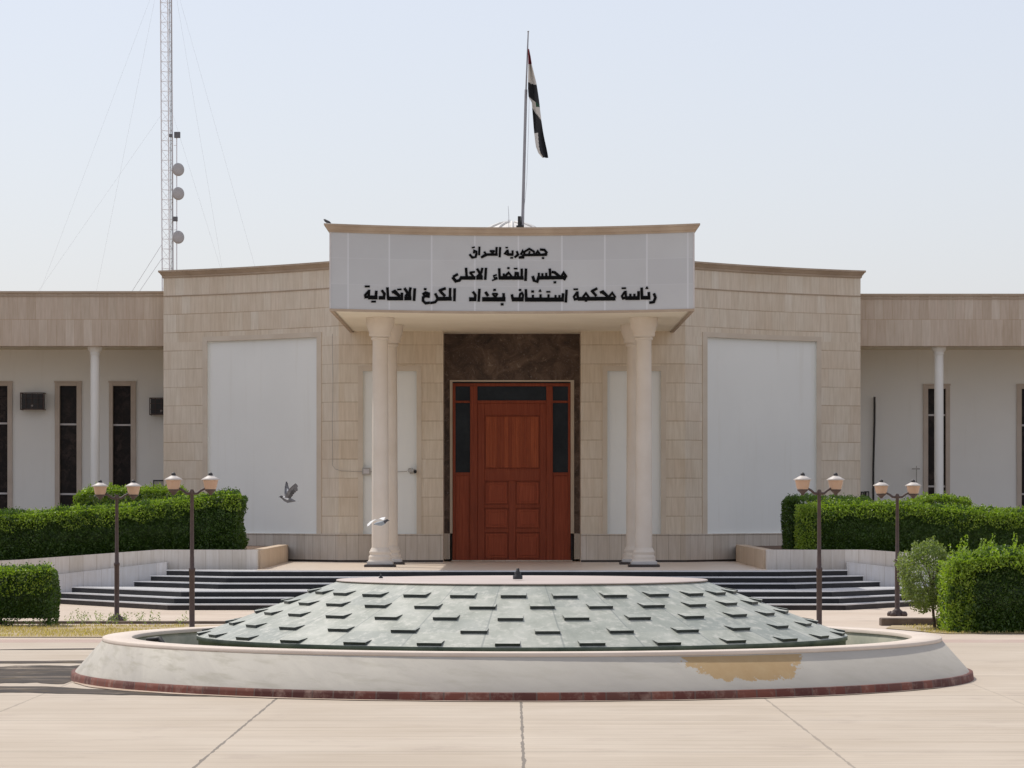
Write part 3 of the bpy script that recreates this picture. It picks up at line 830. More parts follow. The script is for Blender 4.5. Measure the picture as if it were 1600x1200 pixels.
# wings
YFW, YWW = 82.0, 84.5
for side in (-1, 1):
    xa, xb = sorted((side * XO, side * 18))
    zt = 6.92 if side < 0 else 6.86
    part('wing_fascia', ['fascia_stone'], CH, lambda m: m.box(xa, xb, YFW, YFW + .25, 5.64, zt - .05))
    part('wing_cornice', ['cornice'], CH, lambda m: (m.box(xa, xb, YFW - .05, YFW + .3, zt - .05, zt), m.box(xa, xb, YFW - .018, YFW + .2, zt - .125, zt - .10)))
    part('wing_soffit', ['soffit'], CH, lambda m: m.box(xa, xb, YFW + .25, YWW + .1, 5.66, 5.75))
    part('wing_roof', ['roofing'], CH, lambda m: m.box(xa, xb, YFW + .25, 91.9, 6.5, 6.6))
    part('wing_end_wall', ['white'], CH, lambda m: m.box(side * 18 - .1, side * 18 + .1, YFW, 92, 0, 6.5))
S_W = FPX / YWW
def window(xa, xb, ga, gb, fz, gz, mids):
    """frame left/right, glass left/right, frame top, glass top, mullion heights (photo pixels)"""
    X = [WX(v, YWW) for v in (xa, xb, ga, gb)]; zf, zg = WZ(fz, YWW), WZ(gz, YWW)
    zb = .95
    w = part('window', ['win_frame'], CH, lambda m: (
        m.box(X[0], X[2], YWW - .05, YWW + .12, zb, zf), m.box(X[3], X[1], YWW - .05, YWW + .12, zb, zf),
        m.box(X[2], X[3], YWW - .05, YWW + .12, zg, zf), m.box(X[0] - .015, X[1] + .015, YWW - .06, YWW - .05, zf - .03, zf + .01)), .006)
    for q in mids: part('mullion', ['alu'], w, lambda m: m.box(X[2], X[3], YWW + .04, YWW + .075, WZ(q, YWW) - .022, WZ(q, YWW) + .022))
    part('pane', ['win_glass'], w, lambda m: m.box(X[2], X[3], YWW + .08, YWW + .10, zb, zg))
    return (X[0], X[1], zf)
wins = {-1: [], 1: []}
for a in ((170.6, 212.5, 176.5, 204.5, 596, 603, (664, 772)), (86, 127.5, 93.5, 120, 596, 603, (663, 772)), (-23, 19.5, -15, 12, 596, 603, (661.5, 771)), (-108, -66, -101, -74, 596, 603, (661.5, 771))):
    wins[-1].append(window(*a))
for a in ((1442.6, 1484, 1450, 1477.5, 600.5, 607.5, (648.5, 760)), (1588.5, 1630, 1596, 1623, 600.5, 607.5, (664.5, 772)), (1672, 1714, 1680, 1706, 600.5, 607.5, (664.5, 772))):
    wins[1].append(window(*a))
for side in (-1, 1):
    def wf(m):
        cuts = sorted(wins[side]); xs0, xs1 = sorted((side * XO, side * 18)); cur = xs0
        for a, b, zf in cuts:
            m.box(cur, a, YWW, YWW + .2, 0, 5.7); m.box(a, b, YWW, YWW + .2, zf, 5.7); m.box(a, b, YWW, YWW + .2, 0, .95); cur = b
        m.box(cur, xs1, YWW, YWW + .2, 0, 5.7)
    part('wing_wall', ['white'], CH, wf)
    part('wing_backing', ['dark_base'], CH, lambda m: m.box(*sorted((side * XO, side * 18)), YWW + .22, YWW + .3, 0, 5.7))
for px in (148.5, 1467, -120, 1720):
    x = WX(px, 82.35)
    c = part('wing_column', ['white'], CH, lambda m: m.lathe([(.108, .6), (.108, 5.5)], x, 82.35, 20))
    part('capital', ['white'], c, lambda m: m.lathe([(.108, 5.44), (.125, 5.46), (.125, 5.49), (.115, 5.51), (.165, 5.56), (.175, 5.60), (.175, 5.659)], x, 82.35, 20))

# roof dome just showing behind the canopy
def dome_fn(m):
    cx, cy, z0, r, h = WX(800, 83), 83.0, 7.0, 1.2, 1.6
    m.lathe([(r, z0), (r, z0 + .35)] + [(r * math.cos(a), z0 + .35 + (h - .35) * math.sin(a)) for a in [k * math.pi / 2 / 10 for k in range(1, 11)]], cx, cy, 36)
    for k in range(12):
        a = math.tau * k / 12
        m.tube([(cx + r * math.cos(t) * math.cos(a) * 1.01, cy + r * math.cos(t) * math.sin(a) * 1.01, z0 + .35 + (h - .35) * math.sin(t) * 1.01) for t in [q * 1.45 / 9 for q in range(10)]], .035, 6)
part('dome', ['dome'], CH, dome_fn)

# ------------------------------------------------------------------ entrance steps, cheeks, planters
ST = empty('entrance_steps', (0, 68, 0), 'wide dark granite steps splayed at both ends, leading up to the entrance platform', 'steps')
ZR = [.112 * (k + 1) for k in range(5)] + [PF]
YF = [65.3, 65.75, 66.2, 67.6, 68.05, 68.5]
XCr = [6.39, 6.31, 6.22, 5.64, 5.52, 5.42]
XE = [9.08, 9.0, 8.70, 7.47, 7.14, 6.83]
YE = 69.6
for k in range(6):
    z0 = ZR[k - 1] if k else 0.0
    poly = [(-XE[k], YE), (-XCr[k], YF[k]), (XCr[k] - .2, YF[k]), (XE[k] - .2, YE)]
    zt = ZR[k]
    def sf(m):
        m.prism_z(poly, z0 - .02 if k == 0 else z0, zt - .022, 0, None, False)
        # tread slab with a small nosing
        e = .018
        pe = [(-XE[k] - e, YE), (-XCr[k] - e * .5, YF[k] - e), (XCr[k] - .2 + e * .5, YF[k] - e), (XE[k] - .2 + e, YE)]
        m.prism_z(pe, zt - .021, zt, 1 if k < 5 else 1)
    part('step', ['granite_low' if k == 0 else 'granite', 'tread'], ST, sf, .010)
part('platform', ['platform'], ST, lambda m: m.prism_z([(-5.04, YE), (-5.0, YE - .75), (5.0, YE - .75), (5.04, YE), (5.04, 80), (-5.04, 80)], PF - .3, PF + .004))

for side in (-1, 1):
    sh = 0 if side < 0 else -.2
    wl = 'left of' if side < 0 else 'right of'
    cheek = MB()
    pr = [(-9.6, -.02), (-6.83, -.02), (-6.83, .82), (-9.2, .55), (-9.6, .53)]
    if side > 0: pr = [(-(x + .2), z) for x, z in reversed(pr)]
    cheek.prism_y(pr, YE + .01, YE + .24)
    o = cheek.build('cheek_wall', 'cheek', None, .01)
    tag(o, 'low grey marble wall sloping down beside the %s end of the steps' % ('left' if side < 0 else 'right'), 'wall', 'cheek walls of the steps')
    P = empty('planter', (side * 7, 70, 0), '%s raised planter edged in pale marble slabs, holding a long clipped hedge beside the steps' % ('left' if side < 0 else 'right'), 'planter', 'raised planters beside the steps')
    top = [(-5.05, 1.06), (-7.05, 1.06), (-9.8, .86), (-16, .60)]
    pw = [(-16, -.02), (-5.05, -.02)] + top
    pw2 = pw if side < 0 else [(-x, z) for x, z in reversed(pw)]
    part('planter_wall', ['planter'], P, lambda m: m.prism_y(pw2, 69.86, 70.08), .012)
    part('planter_end', ['planter_end'], P, lambda m: m.box(*sorted((side * 5.0, side * 5.22)), 70.08, 78.6, .4, 1.06), .012)
    def soil(m):
        q = [(side * x, z - .045) for x, z in top]
        for a, b in zip(q, q[1:]):
            m.face([(a[0], 70.05, a[1]), (b[0], 70.05, b[1]), (b[0], 84.6, b[1]), (a[0], 84.6, a[1])])
    part('soil', ['soil'], P, soil)

# ------------------------------------------------------------------ fountain
FX, FY = .115, 40.5
FO = empty('fountain', (FX, FY, 0), 'large round fountain with sloping grey cement basin and a greenish stepped stone cone', 'fountain')
def fp(name, mats, fn, parent=None, bevel=0):
    m = MB(); fn(m); return m.build(name, mats, parent or FO, bevel)
fp('brick_course', ['brick'], lambda m: (m.lathe([(5.158, -.01), (5.15, .05), (5.145, .086), (5.10, .089)], 0, 0, 160, cap=False)))
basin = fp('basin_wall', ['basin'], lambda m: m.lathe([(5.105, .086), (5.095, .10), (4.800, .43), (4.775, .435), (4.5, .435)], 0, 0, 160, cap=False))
fp('coping', ['coping'], lambda m: m.lathe([(4.46, .431), (4.796, .431), (4.800, .437), (4.800, .445), (4.797, .468), (4.790, .474), (4.47, .474), (4.46, .468), (4.46, .431)], 0, 0, 160, cap=False), basin)
fp('basin_lining', ['basin_in', 'coping'], lambda m: (m.lathe([(4.475, .45), (4.475, .40), (4.44, .38), (4.44, .0)], 0, 0, 120, cap=False), m.lathe([(4.44, .02), (3.0, .02)], 0, 0, 80, cap=False)), basin)
tr = fp('basin_pipe', ['black_metal'], lambda m: m.tube([(-4.40, .5, .22), (-4.34, .42, .40), (-4.2, .3, .42), (-4.12, .26, .30)], .035, 10), basin)
R0, Z0, R1, Z1 = 2.10, 1.10, 3.73, .485
CN = Z0 - Z1
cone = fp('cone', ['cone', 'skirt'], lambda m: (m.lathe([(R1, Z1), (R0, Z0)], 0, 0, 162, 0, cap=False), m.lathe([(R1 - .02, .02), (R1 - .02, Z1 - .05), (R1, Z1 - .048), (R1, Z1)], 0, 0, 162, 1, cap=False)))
fp('top_slab', ['slab_top', 'skirt'], lambda m: (m.lathe([(R0 - .03, Z0 - .03), (R0 - .03, Z0 + .0)], 0, 0, 120, 1, cap=False), m.lathe([(R0 - .03, Z0), (R0 + .035, Z0 + .002), (R0 + .035, Z0 + .012), (R0 + .025, Z0 + .016), (0, Z0 + .018)], 0, 0, 120, 0, cap=False)))
def nozzle(name, x, y, s):
    fp(name, ['black_metal'], lambda m: m.lathe([(.055 * s, Z0 + .03), (.055 * s, Z0 + .05 * s + .02), (.03 * s, Z0 + .06 * s + .02), (.04 * s, Z0 + .085 * s + .02), (.022 * s, Z0 + .10 * s + .02), (.018 * s, Z0 + .13 * s + .02), (.006 * s, Z0 + .135 * s + .02)], x, y, 16))
nozzle('nozzle', -.05, -.6, 1.0)
nozzle('nozzle', -1.62, -.1, .45)
# ledge blocks: wedges standing proud of the cone, dark lower edges
NB = 27
def wedge(m, ang, t, jit):
    r = R0 + (R1 - R0) * t; z = Z0 - CN * t
    tb = t - .085; rb = R0 + (R1 - R0) * tb; zb = Z0 - CN * tb
    slope = Vector((R1 - R0, -CN)).normalized(); nn = Vector((-slope.y, slope.x))  # outward (r, z)
    hw = .137 + jit * .006; hh = .033
    ca, sa = math.cos(ang), math.sin(ang)
    def P(rr, tt, zz): return (rr * ca - tt * sa, rr * sa + tt * ca, zz)
    up0 = (r + nn.x * hh, z + nn.y * hh); 
    A = [P(r, -hw, z - .002), P(r, hw, z - .002)]
    B = [P(up0[0], -hw, up0[1]), P(up0[0], hw, up0[1])]
    C = [P(rb + nn.x * .004, -hw * .96, zb + nn.y * .004), P(rb + nn.x * .004, hw * .96, zb + nn.y * .004)]
    m.face([B[0], B[1], C[1], C[0]], 0)                     # top
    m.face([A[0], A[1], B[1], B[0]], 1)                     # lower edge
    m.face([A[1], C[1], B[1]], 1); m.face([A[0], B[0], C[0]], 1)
rows = [(.22, 0), (.40, 1), (.585, 0), (.79, 1), (.985, 0)]
rest = MB(); allb = []
for t, odd in rows:
    for k in range(NB):
        a = -math.pi / 2 + R(-2.2) + math.tau * (k + .5 * odd) / NB
        d = abs((a + math.pi / 2 + math.pi) % math.tau - math.pi)
        allb.append((d, a, t))
allb.sort()
for i, (d, a, t) in enumerate(allb):
    a += random.uniform(-.006, .006)
    if i < 95:
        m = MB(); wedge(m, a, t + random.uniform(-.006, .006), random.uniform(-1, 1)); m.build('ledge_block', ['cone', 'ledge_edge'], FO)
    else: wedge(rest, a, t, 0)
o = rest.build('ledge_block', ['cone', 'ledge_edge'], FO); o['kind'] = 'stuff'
mw = MB(); mw.lathe([(4.44, .20), (3.70, .20)], FX, FY, 120, cap=False); structure(mw.build('water', 'water'))

# stains and wet patches on the plaza (ragged outlines)
def ragged(name, mat, xs, ylo, yhi, z, amp, seed):
    m = MB(); n = 60
    a, b = [], []
    for i in range(n + 1):
        f = i / n; x = xs[0] + (xs[1] - xs[0]) * f
        e = 1 - .6 * max(0, f - .75) * 4 * .9
        a.append((x, ylo(f) + amp * mnoise.noise(Vector((x * 1.7, seed, 0))) + amp * .5 * mnoise.noise(Vector((x * 6, seed, 3))), z))
        b.append((x, max(a[-1][1] + .005, yhi(f) + amp * mnoise.noise(Vector((x * 1.7, seed + 9, 0))) + amp * .5 * mnoise.noise(Vector((x * 6, seed + 9, 3)))), z))
    m.grid([a, b]); return structure(m.build(name, mat))
ragged('puddle', 'wet', (-9.0, -4.93), lambda f: 39.0, lambda f: 43.2, .004, .7, 2.0)
ragged('wet_crack', 'wet', (-9.0, -4.85), lambda f: 43.7 - .0 * f, lambda f: 43.8 + .75 * f, .004, .10, 5.0)
ragged('wet_crack', 'wet', (-9.0, -5.2), lambda f: 47.5 + .3 * f, lambda f: 47.53 + .3 * f + .8 * max(0, f - .35), .004, .05, 8.0)
ragged('wet_edge', 'wet', (-5.6, -2.6), lambda f: 37.1 - 1.1 * f, lambda f: 38.4 - 1.6 * f - .6 * f * f, .004, .18, 11.0)
def dust(m):
    n = 120; a, b = [], []
    for i in range(n + 1):
        th = R(196) + R(135) * i / n
        f = 1 - i / n
        w = .02 + .20 * f ** .7 * (.6 + .7 * mnoise.noise(Vector((th * 7, 1, 0)))) * min(1, i / 14)
        for L, r in ((a, 5.14), (b, 5.17 + w)): L.append((FX + r * math.cos(th), FY + r * math.sin(th), .008))
    m.grid([a, b])
md = MB(); dust(md); structure(md.build('sand_deposit', 'sand'))

# ------------------------------------------------------------------ lamps
LAMP = empty('street_lamp', (0, 0, 0), 'x', 'street lamp')
lp = MB()
lp.lathe([(.11, 0), (.11, .03), (.075, .05), (.085, .09), (.05, .12), (.040, .14), (.040, .94), (.048, .95), (.048, .985), (.034, 1.0), (.032, 1.15), (.030, 1.16), (.026, 2.05), (.032, 2.06), (.034, 2.10), (.02, 2.13)], 0, 0, 16)
lp.build('pole', 'iron', LAMP)
for k in range(4):
    a = math.tau * (k + .5) / 4
    fl = MB()
    fl.lathe([(.0, 0), (.05, .0), (.055, .04), (.035, .08), (.0, .09)], .13 * math.cos(a), .13 * math.sin(a), 10)
    fl.build('base_foot', 'iron', LAMP)
for sg in (-1, 1):
    a = MB()
    a.tube([(sg * .02, 0, 2.07), (sg * .08, 0, 2.075), (sg * .13, 0, 2.115), (sg * .18, 0, 2.14), (sg * .225, 0, 2.125), (sg * .262, 0, 2.09)], [.022, .02, .018, .018, .018, .016], 8)
    arm = a.build('arm', 'iron', LAMP)
    h = MB(); cx = sg * .268
    h.lathe([(.0, 2.045), (.02, 2.05), (.03, 2.07), (.05, 2.09), (.078, 2.115), (.082, 2.13), (.0, 2.131)], cx, 0, 20)
    h.build('lamp_cup', 'iron', LAMP)
    g = MB(); g.lathe([(.078, 2.131), (.092, 2.17), (.108, 2.25), (.112, 2.265)], cx, 0, 24)
    bowl = g.build('lamp_bowl', 'bowl', LAMP)
    c = MB(); c.lathe([(.10, 2.263), (.133, 2.266), (.135, 2.275), (.09, 2.30), (.045, 2.325), (.02, 2.335)], cx, 0, 24)
    cap = c.build('lamp_cap', 'cap', LAMP)
    f = MB(); f.lathe([(.030, 2.325), (.034, 2.34), (.03, 2.36), (.012, 2.375), (.0, 2.38)], cx, 0, 12)
    f.build('finial', 'black_metal', LAMP)
lamps = [(182.5, 58.8, .06, 1.0, 'brown twin-headed lamp post farther back on the left, standing in weeds by the lawn edge'),
         (300, 52.5, -.02, 1.03, 'brown twin-headed lamp post close behind the left rim of the fountain'),
         (1280, 52.8, .38, 1.03, 'brown twin-headed lamp post close behind the right rim of the fountain'),
         (1402, 58.8, .16, 1.0, 'brown twin-headed lamp post on the kerb beside the small standard tree')]
for i, (px, Y, rz, sc, lab) in enumerate(lamps):
    o = LAMP if i == 0 else copy_tree(LAMP)
    o.location = (WX(px, Y), Y, 0 if i != 3 else .1); o.rotation_euler = (0, 0, rz); o.scale = (1.03, 1.03, sc if i != 3 else .96)
    tag(o, lab, 'street lamp', 'twin lamp posts around the fountain')

# ------------------------------------------------------------------ greenery
def leaf_mesh(name, C, N, L, Wd, mat, parent=None, core=None):
    """C centres, N outward directions; rhombus leaves with random tilt"""
    n = len(C)
    d = rng.normal(size=(n, 3)); d = N * .55 + d * .75 + np.array([0, 0, .25])
    d /= np.linalg.norm(d, axis=1, keepdims=True)
    q = rng.normal(size=(n, 3)); b = np.cross(d, q); b /= np.linalg.norm(b, axis=1, keepdims=True) + 1e-9
    l = (L * rng.uniform(.65, 1.35, (n, 1))); w = (Wd * rng.uniform(.7, 1.3, (n, 1)))
    V = np.stack([C - d * l * .5, C + b * w * .5, C + d * l * .5, C - b * w * .5], axis=1).reshape(-1, 3)
    F = np.arange(n * 4).reshape(n, 4)
    verts = V; nv = len(V)
    faces = F
    if core is not None:
        cv, cf = core
        verts = np.vstack([V, np.array(cv)]); faces = np.vstack([F, np.array(cf) + nv])
    me = bpy.data.meshes.new(name)
    me.vertices.add(len(verts)); me.vertices.foreach_set('co', verts.astype(np.float32).ravel())
    me.loops.add(faces.size); me.loops.foreach_set('vertex_index', faces.astype(np.int32).ravel())
    me.polygons.add(len(faces)); me.polygons.foreach_set('loop_start', np.arange(0, faces.size, 4, dtype=np.int32))
    me.polygons.foreach_set('loop_total', np.full(len(faces), 4, dtype=np.int32))
    me.materials.append(M[mat]); me.update(); me.validate()
    o = bpy.data.objects.new(name, me); COL.objects.link(o)
    if parent is not None: o.parent = parent
    return o
def hedge(label, x0, x1, y0, y1, zb, zt, n, mat='leaf', L=.05, Wd=.026, rough=.06, sprig=0, ragged_foot=0, seed=0, group=None, rad=.14, lump=.07, shoot=1.0, left=0):
    """clipped hedge: zb, zt functions of x"""
    dens = []
    A = [('f', (x1 - x0) * 1.2), ('t', (x1 - x0) * (y1 - y0)), ('l', (y1 - y0) * 1.2 * (x0 > -9.9)), ('r', (y1 - y0) * 1.2 * (x1 < 9.9)), ('b', (x1 - x0) * .35)]
    tot = sum(a for _, a in A); Cs, Ns = [], []
    for k, a in A:
        for _ in range(int(n * a / tot)):
            x = random.uniform(x0, x1); y = random.uniform(y0, y1)
            if k == 'l': x = x0
            if k == 'r': x = x1
            if k == 'f': y = y0
            if k == 'b': y = y1
            a0, b0 = zb(x), zt(x)
            z = b0 if k == 't' else random.uniform(a0, b0)
            nrm = {'f': (0, -1, .2), 'b': (0, 1, .2), 't': (0, 0, 1), 'l': (-1, 0, .2), 'r': (1, 0, .2)}[k]
            # rounded edges
            ex = max(0, rad - (x - x0)) if x - x0 < rad else (-max(0, rad - (x1 - x)) if x1 - x < rad else 0)
            p = Vector((x, y, z))
            inner = Vector((min(max(x, x0 + rad), x1 - rad), min(max(y, y0 + rad), y1 - rad), min(max(z, a0), b0 - rad)))
            dv = p - inner
            if dv.length > 1e-4 and (dv.length > rad): p = inner + dv.normalized() * rad
            N = Vector(nrm)
            nz = mnoise.noise(p * 2.1 + Vector((seed, 0, 0))) * rough + mnoise.noise(p * 7 + Vector((0, seed, 0))) * rough * .8
            p.z += lump * mnoise.noise(Vector((p.x * .9, p.y * .9, seed + 5))) * max(0, (p.z - a0) / (b0 - a0))
            p = p + N * nz - N * random.random() ** 1.5 * .13
            if k == 't' and random.random() < .10: p.z += random.random() * .07
            if ragged_foot and z - a0 < ragged_foot:
                if mnoise.noise(Vector((x * 3, y * 3, z * 3 + seed))) > -.05 - .0 * z: continue
            Cs.append(p); Ns.append(N)
    Cy, Ny = [], []
    if sprig:
        for _ in range(sprig * 5):
            x = random.uniform(x0 + .03, x1 - .03); y = y0 + .03 + (y1 - y0 - .1) * random.random() ** 1.8
            h = random.uniform(.03, .10) * (1 + shoot * random.random() ** 5 * 3)
            ed = max(0, rad - (y - y0)) ; ed2 = max(0, rad - (x - x0), rad - (x1 - x)); zr = -(rad - math.sqrt(max(0, rad * rad - min(rad, math.hypot(ed, ed2)) ** 2)))
            zr += lump * mnoise.noise(Vector((x * .9, y * .9, seed + 5)))
            lx, ly = random.uniform(-.3, .3), random.uniform(-.4, .2)
            for q in range(int(h / .012)):
                f = q * .012
                Cy.append(Vector((x + lx * f + random.uniform(-.03, .03), y + ly * f + random.uniform(-.03, .03), zt(x) + zr - .04 + f))); Ny.append(Vector((random.uniform(-1, 1), random.uniform(-1, 1), .7)))
    if sprig:                  # young leaves at the upper front edge, brightened to paint the sunlit band
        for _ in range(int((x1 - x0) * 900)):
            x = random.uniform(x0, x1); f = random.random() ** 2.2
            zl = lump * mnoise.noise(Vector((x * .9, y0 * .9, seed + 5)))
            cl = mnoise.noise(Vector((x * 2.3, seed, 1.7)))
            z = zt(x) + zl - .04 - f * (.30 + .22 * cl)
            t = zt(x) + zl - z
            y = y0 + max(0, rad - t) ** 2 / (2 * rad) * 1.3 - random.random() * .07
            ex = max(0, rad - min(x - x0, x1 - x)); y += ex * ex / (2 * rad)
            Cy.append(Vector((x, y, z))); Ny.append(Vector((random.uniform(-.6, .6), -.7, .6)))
    for _ in range(left):      # bright leaves that paint sunlight onto the left end of the hedge
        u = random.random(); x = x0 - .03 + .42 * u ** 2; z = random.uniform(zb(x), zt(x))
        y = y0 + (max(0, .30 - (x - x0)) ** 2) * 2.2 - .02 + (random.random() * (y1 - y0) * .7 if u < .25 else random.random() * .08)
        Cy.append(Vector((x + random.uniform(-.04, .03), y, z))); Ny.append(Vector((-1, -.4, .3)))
    i = .15; xs = [x0 + i + (x1 - x0 - 2 * i) * k / 8 for k in range(9)]
    cv, cf = [], []
    for x in xs:
        b, t = zb(x) + ragged_foot, zt(x) - i
        cv += [(x, y0 + i, b), (x, y0 + i, t), (x, y1 - i, t), (x, y1 - i, b)]
    for k in range(8):
        for q in range(4): cf.append((k * 4 + q, k * 4 + (q + 1) % 4, k * 4 + 4 + (q + 1) % 4, k * 4 + 4 + q))
    cf += [(0, 1, 2, 3), (32, 33, 34, 35)]
    cx, cy = (x0 + x1) / 2, (y0 + y1) / 2
    E = empty('hedge', (cx, cy, zb(cx)), label, 'hedge', group)
    O = np.array([cx, cy, zb(cx)])
    o = leaf_mesh('foliage', np.array([tuple(c) for c in Cs]) - O, np.array([tuple(c) for c in Ns]), L, Wd, mat, E, (np.array(cv) - O, cf))
    if Cy: leaf_mesh('shoots_and_sunlit_leaves', np.array([tuple(c) for c in Cy]) - O, np.array([tuple(c) for c in Ny]), L, Wd, 'leaf_new_sunlit', E)
    for _ in range(14 if ragged_foot else 0):
        m = MB()
        x = random.uniform(x0 + .2, x1 - .2); y = random.uniform(y0 + .12, y1 - .2)
        m.tube([(x - cx, y - cy, zb(x) - zb(cx) - .02), (x - cx + random.uniform(-.1, .1), y - cy, zb(x) - zb(cx) + .35)], [.018, .01], 6)
        m.build('stem', 'twig', E)
    return E
def interp(pts):
    def f(x):
        if x <= pts[0][0]: return pts[0][1]
        for (a, b), (c, d) in zip(pts, pts[1:]):
            if x <= c: return b + (d - b) * (x - a) / (c - a)
        return pts[-1][1]
    return f
pl = interp([(-16, .56), (-9.8, .82), (-7.05, 1.02), (-5, 1.02)])
pr_ = lambda x: pl(-x)
hedge('long clipped hedge in the left raised planter, its top sloping down to the left', -13.5, -5.42, 70.35, 71.6, pl, interp([(-13.5, 1.62), (-10.3, 1.75), (-7.8, 1.95), (-6.4, 2.10), (-5.4, 2.20)]), 84000, seed=1, sprig=520, shoot=.25, rad=.26, rough=.09, L=.046, Wd=.025)
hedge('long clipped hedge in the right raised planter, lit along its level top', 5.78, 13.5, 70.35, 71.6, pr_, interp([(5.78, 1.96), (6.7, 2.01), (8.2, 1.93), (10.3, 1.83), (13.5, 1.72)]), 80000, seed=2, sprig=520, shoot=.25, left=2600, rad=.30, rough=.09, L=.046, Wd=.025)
hedge('shaded hedge end peeping out behind the left end of the right planter hedge', 5.74, 7.6, 73.9, 75.0, pr_, lambda x: 2.13, 14000, seed=3)
hedge('hedge clump rising behind the left planter hedge, under the slit windows', -9.25, -6.9, 74.2, 75.3, pl, interp([(-9.25, 2.18), (-8.9, 2.28), (-6.9, 2.30)]), 11000, 'leaf', seed=4, sprig=110, shoot=.4)
hedge('low hedge clump rising behind the right planter hedge, at the white wing column', 8.3, 9.7, 74.2, 75.3, pr_, interp([(8.3, 2.0), (8.9, 2.13), (9.7, 2.02)]), 7000, 'leaf', seed=5, sprig=80, shoot=.4)
hedge('short square hedge with a ragged foot at the left edge of the lawn', -11.0, -7.38, 56.4, 57.5, lambda x: 0, lambda x: .95, 30000, seed=6, shoot=.2, sprig=110, ragged_foot=.14, rad=.16, L=.045, Wd=.024, lump=.03)
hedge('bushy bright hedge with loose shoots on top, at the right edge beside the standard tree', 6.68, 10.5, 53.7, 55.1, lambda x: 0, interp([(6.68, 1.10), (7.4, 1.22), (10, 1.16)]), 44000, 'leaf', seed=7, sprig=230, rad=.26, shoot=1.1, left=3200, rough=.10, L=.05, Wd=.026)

# small standard tree on the right
TX, TY = WX(1446, 55.5), 55.5
T = empty('small_tree', (TX + .15, TY, 0), 'small round-headed tree on a thin bare trunk between lamp post and bushy hedge', 'tree')
m = MB()
m.tube([(0, 0, 0), (-.02, 0, .18), (-.035, .01, .38), (-.06, 0, .62)], [.028, .022, .022, .018], 8)
for q in range(9):
    a = random.uniform(0, math.tau); m.tube([(-.05, 0, .45 + q * .03), (-.05 + .18 * math.cos(a), .18 * math.sin(a), .65 + q * .05), (-.08 + .3 * math.cos(a), .3 * math.sin(a), .85 + q * .05)], [.014, .009, .005], 6)
m.build('trunk', 'twig', T)
Cs, Ns = [], []
while len(Cs) < 9500:
    v = Vector((random.gauss(0, 1), random.gauss(0, 1), random.gauss(0, 1))).normalized()
    r = 1 + .28 * mnoise.noise(v * 1.6 + Vector((3, 1, 0))) + .18 * mnoise.noise(v * 4.5)
    r *= random.uniform(.45, 1.0) ** .4
    p = Vector((-.13 + v.x * .47 * r, v.y * .44 * r, .83 + v.z * .53 * r))
    Cs.append(p); Ns.append(v)
for _ in range(26):
    x, y = random.uniform(-.42, .2), random.uniform(-.2, .2); h = random.uniform(.06, .26); z0 = 1.26 - abs(x + .1) * .5
    for q in range(int(h / .012)): Cs.append(Vector((x + random.uniform(-.025, .025), y + random.uniform(-.025, .025), z0 + q * .012))); Ns.append(Vector((random.uniform(-1, 1), random.uniform(-1, 1), .7)))
for _ in range(380):           # suckers at the foot
    f = random.random(); Cs.append(Vector((.14 + random.gauss(0, .09), random.gauss(0, .08), .05 + .42 * f))); Ns.append(Vector((random.uniform(-1, 1), random.uniform(-1, 1), .5)))
leaf_mesh('crown', np.array([tuple(c) for c in Cs]), np.array([tuple(c) for c in Ns]), .046, .023, 'leaf_g', T)

# lawns, kerbs, weeds
sheet('lawn_bed', 'lawn_soil', [(-16, 52.2), (-5.9, 52.0), (-5.0, 53.2), (-4.6, 56.9), (-16, 56.9)], .012)
sheet('lawn_bed', 'lawn_soil', [(6.15, 56.98), (5.9, 55.6), (6.6, 53.4), (16, 53.2), (16, 56.98)], .012)
def grass(name, x0, x1, y0, y1, n, mat='grass', h=(.02, .06)):
    C = np.column_stack([rng.uniform(x0, x1, n), rng.uniform(y0, y1, n), np.zeros(n)])
    keep = np.array([mnoise.noise(Vector((c[0] * .8, c[1] * .8, 0))) > -.25 + .3 * rng.random() - .2 for c in C]); C = C[keep]; n = len(C)
    H = rng.uniform(*h, n); C[:, 2] = .01 + H * .4
    a = rng.uniform(0, math.tau, n)
    d = np.column_stack([rng.normal(0, .35, n), rng.normal(0, .35, n), np.ones(n)]); d /= np.linalg.norm(d, axis=1, keepdims=True)
    b = np.column_stack([np.cos(a), np.sin(a), np.zeros(n)])
    V = np.stack([C - d * H[:, None] * .5, C + b * .005, C + d * H[:, None] * .5, C - b * .005], axis=1).reshape(-1, 3)
    me = bpy.data.meshes.new(name); F = np.arange(len(V)).reshape(-1, 4)
    me.vertices.add(len(V)); me.vertices.foreach_set('co', V.astype(np.float32).ravel())
    me.loops.add(F.size); me.loops.foreach_set('vertex_index', F.astype(np.int32).ravel())
    me.polygons.add(len(F)); me.polygons.foreach_set('loop_start', np.arange(0, F.size, 4, dtype=np.int32)); me.polygons.foreach_set('loop_total', np.full(len(F), 4, dtype=np.int32))
    me.materials.append(M[mat]); me.update(); me.validate()
    o = bpy.data.objects.new(name, me); COL.objects.link(o); o['kind'] = 'stuff'
    return o
tag(grass('grass', -12, -5.2, 52.1, 56.8, 15000), 'short dry grass of the left lawn strip behind the fountain rim', 'grass')
tag(grass('grass', 6.3, 12, 53.3, 56.8, 5000), 'dry grass around the small tree and bushy hedge on the right', 'grass')
k1 = MB(); k1.box(5.98, 16, 56.99, 57.35, -.02, .125); tag(k1.build('kerb', 'kerb', None, .02), 'dark earth-stained kerb behind the right lawn, carrying a lamp post', 'kerb', 'kerbs behind the lawns')
k2 = MB(); k2.box(-16, -4.1, 57.9, 58.1, -.02, .045); tag(k2.build('kerb', 'kerb', None, .012), 'low kerb behind the left lawn, half hidden by weeds', 'kerb', 'kerbs behind the lawns')
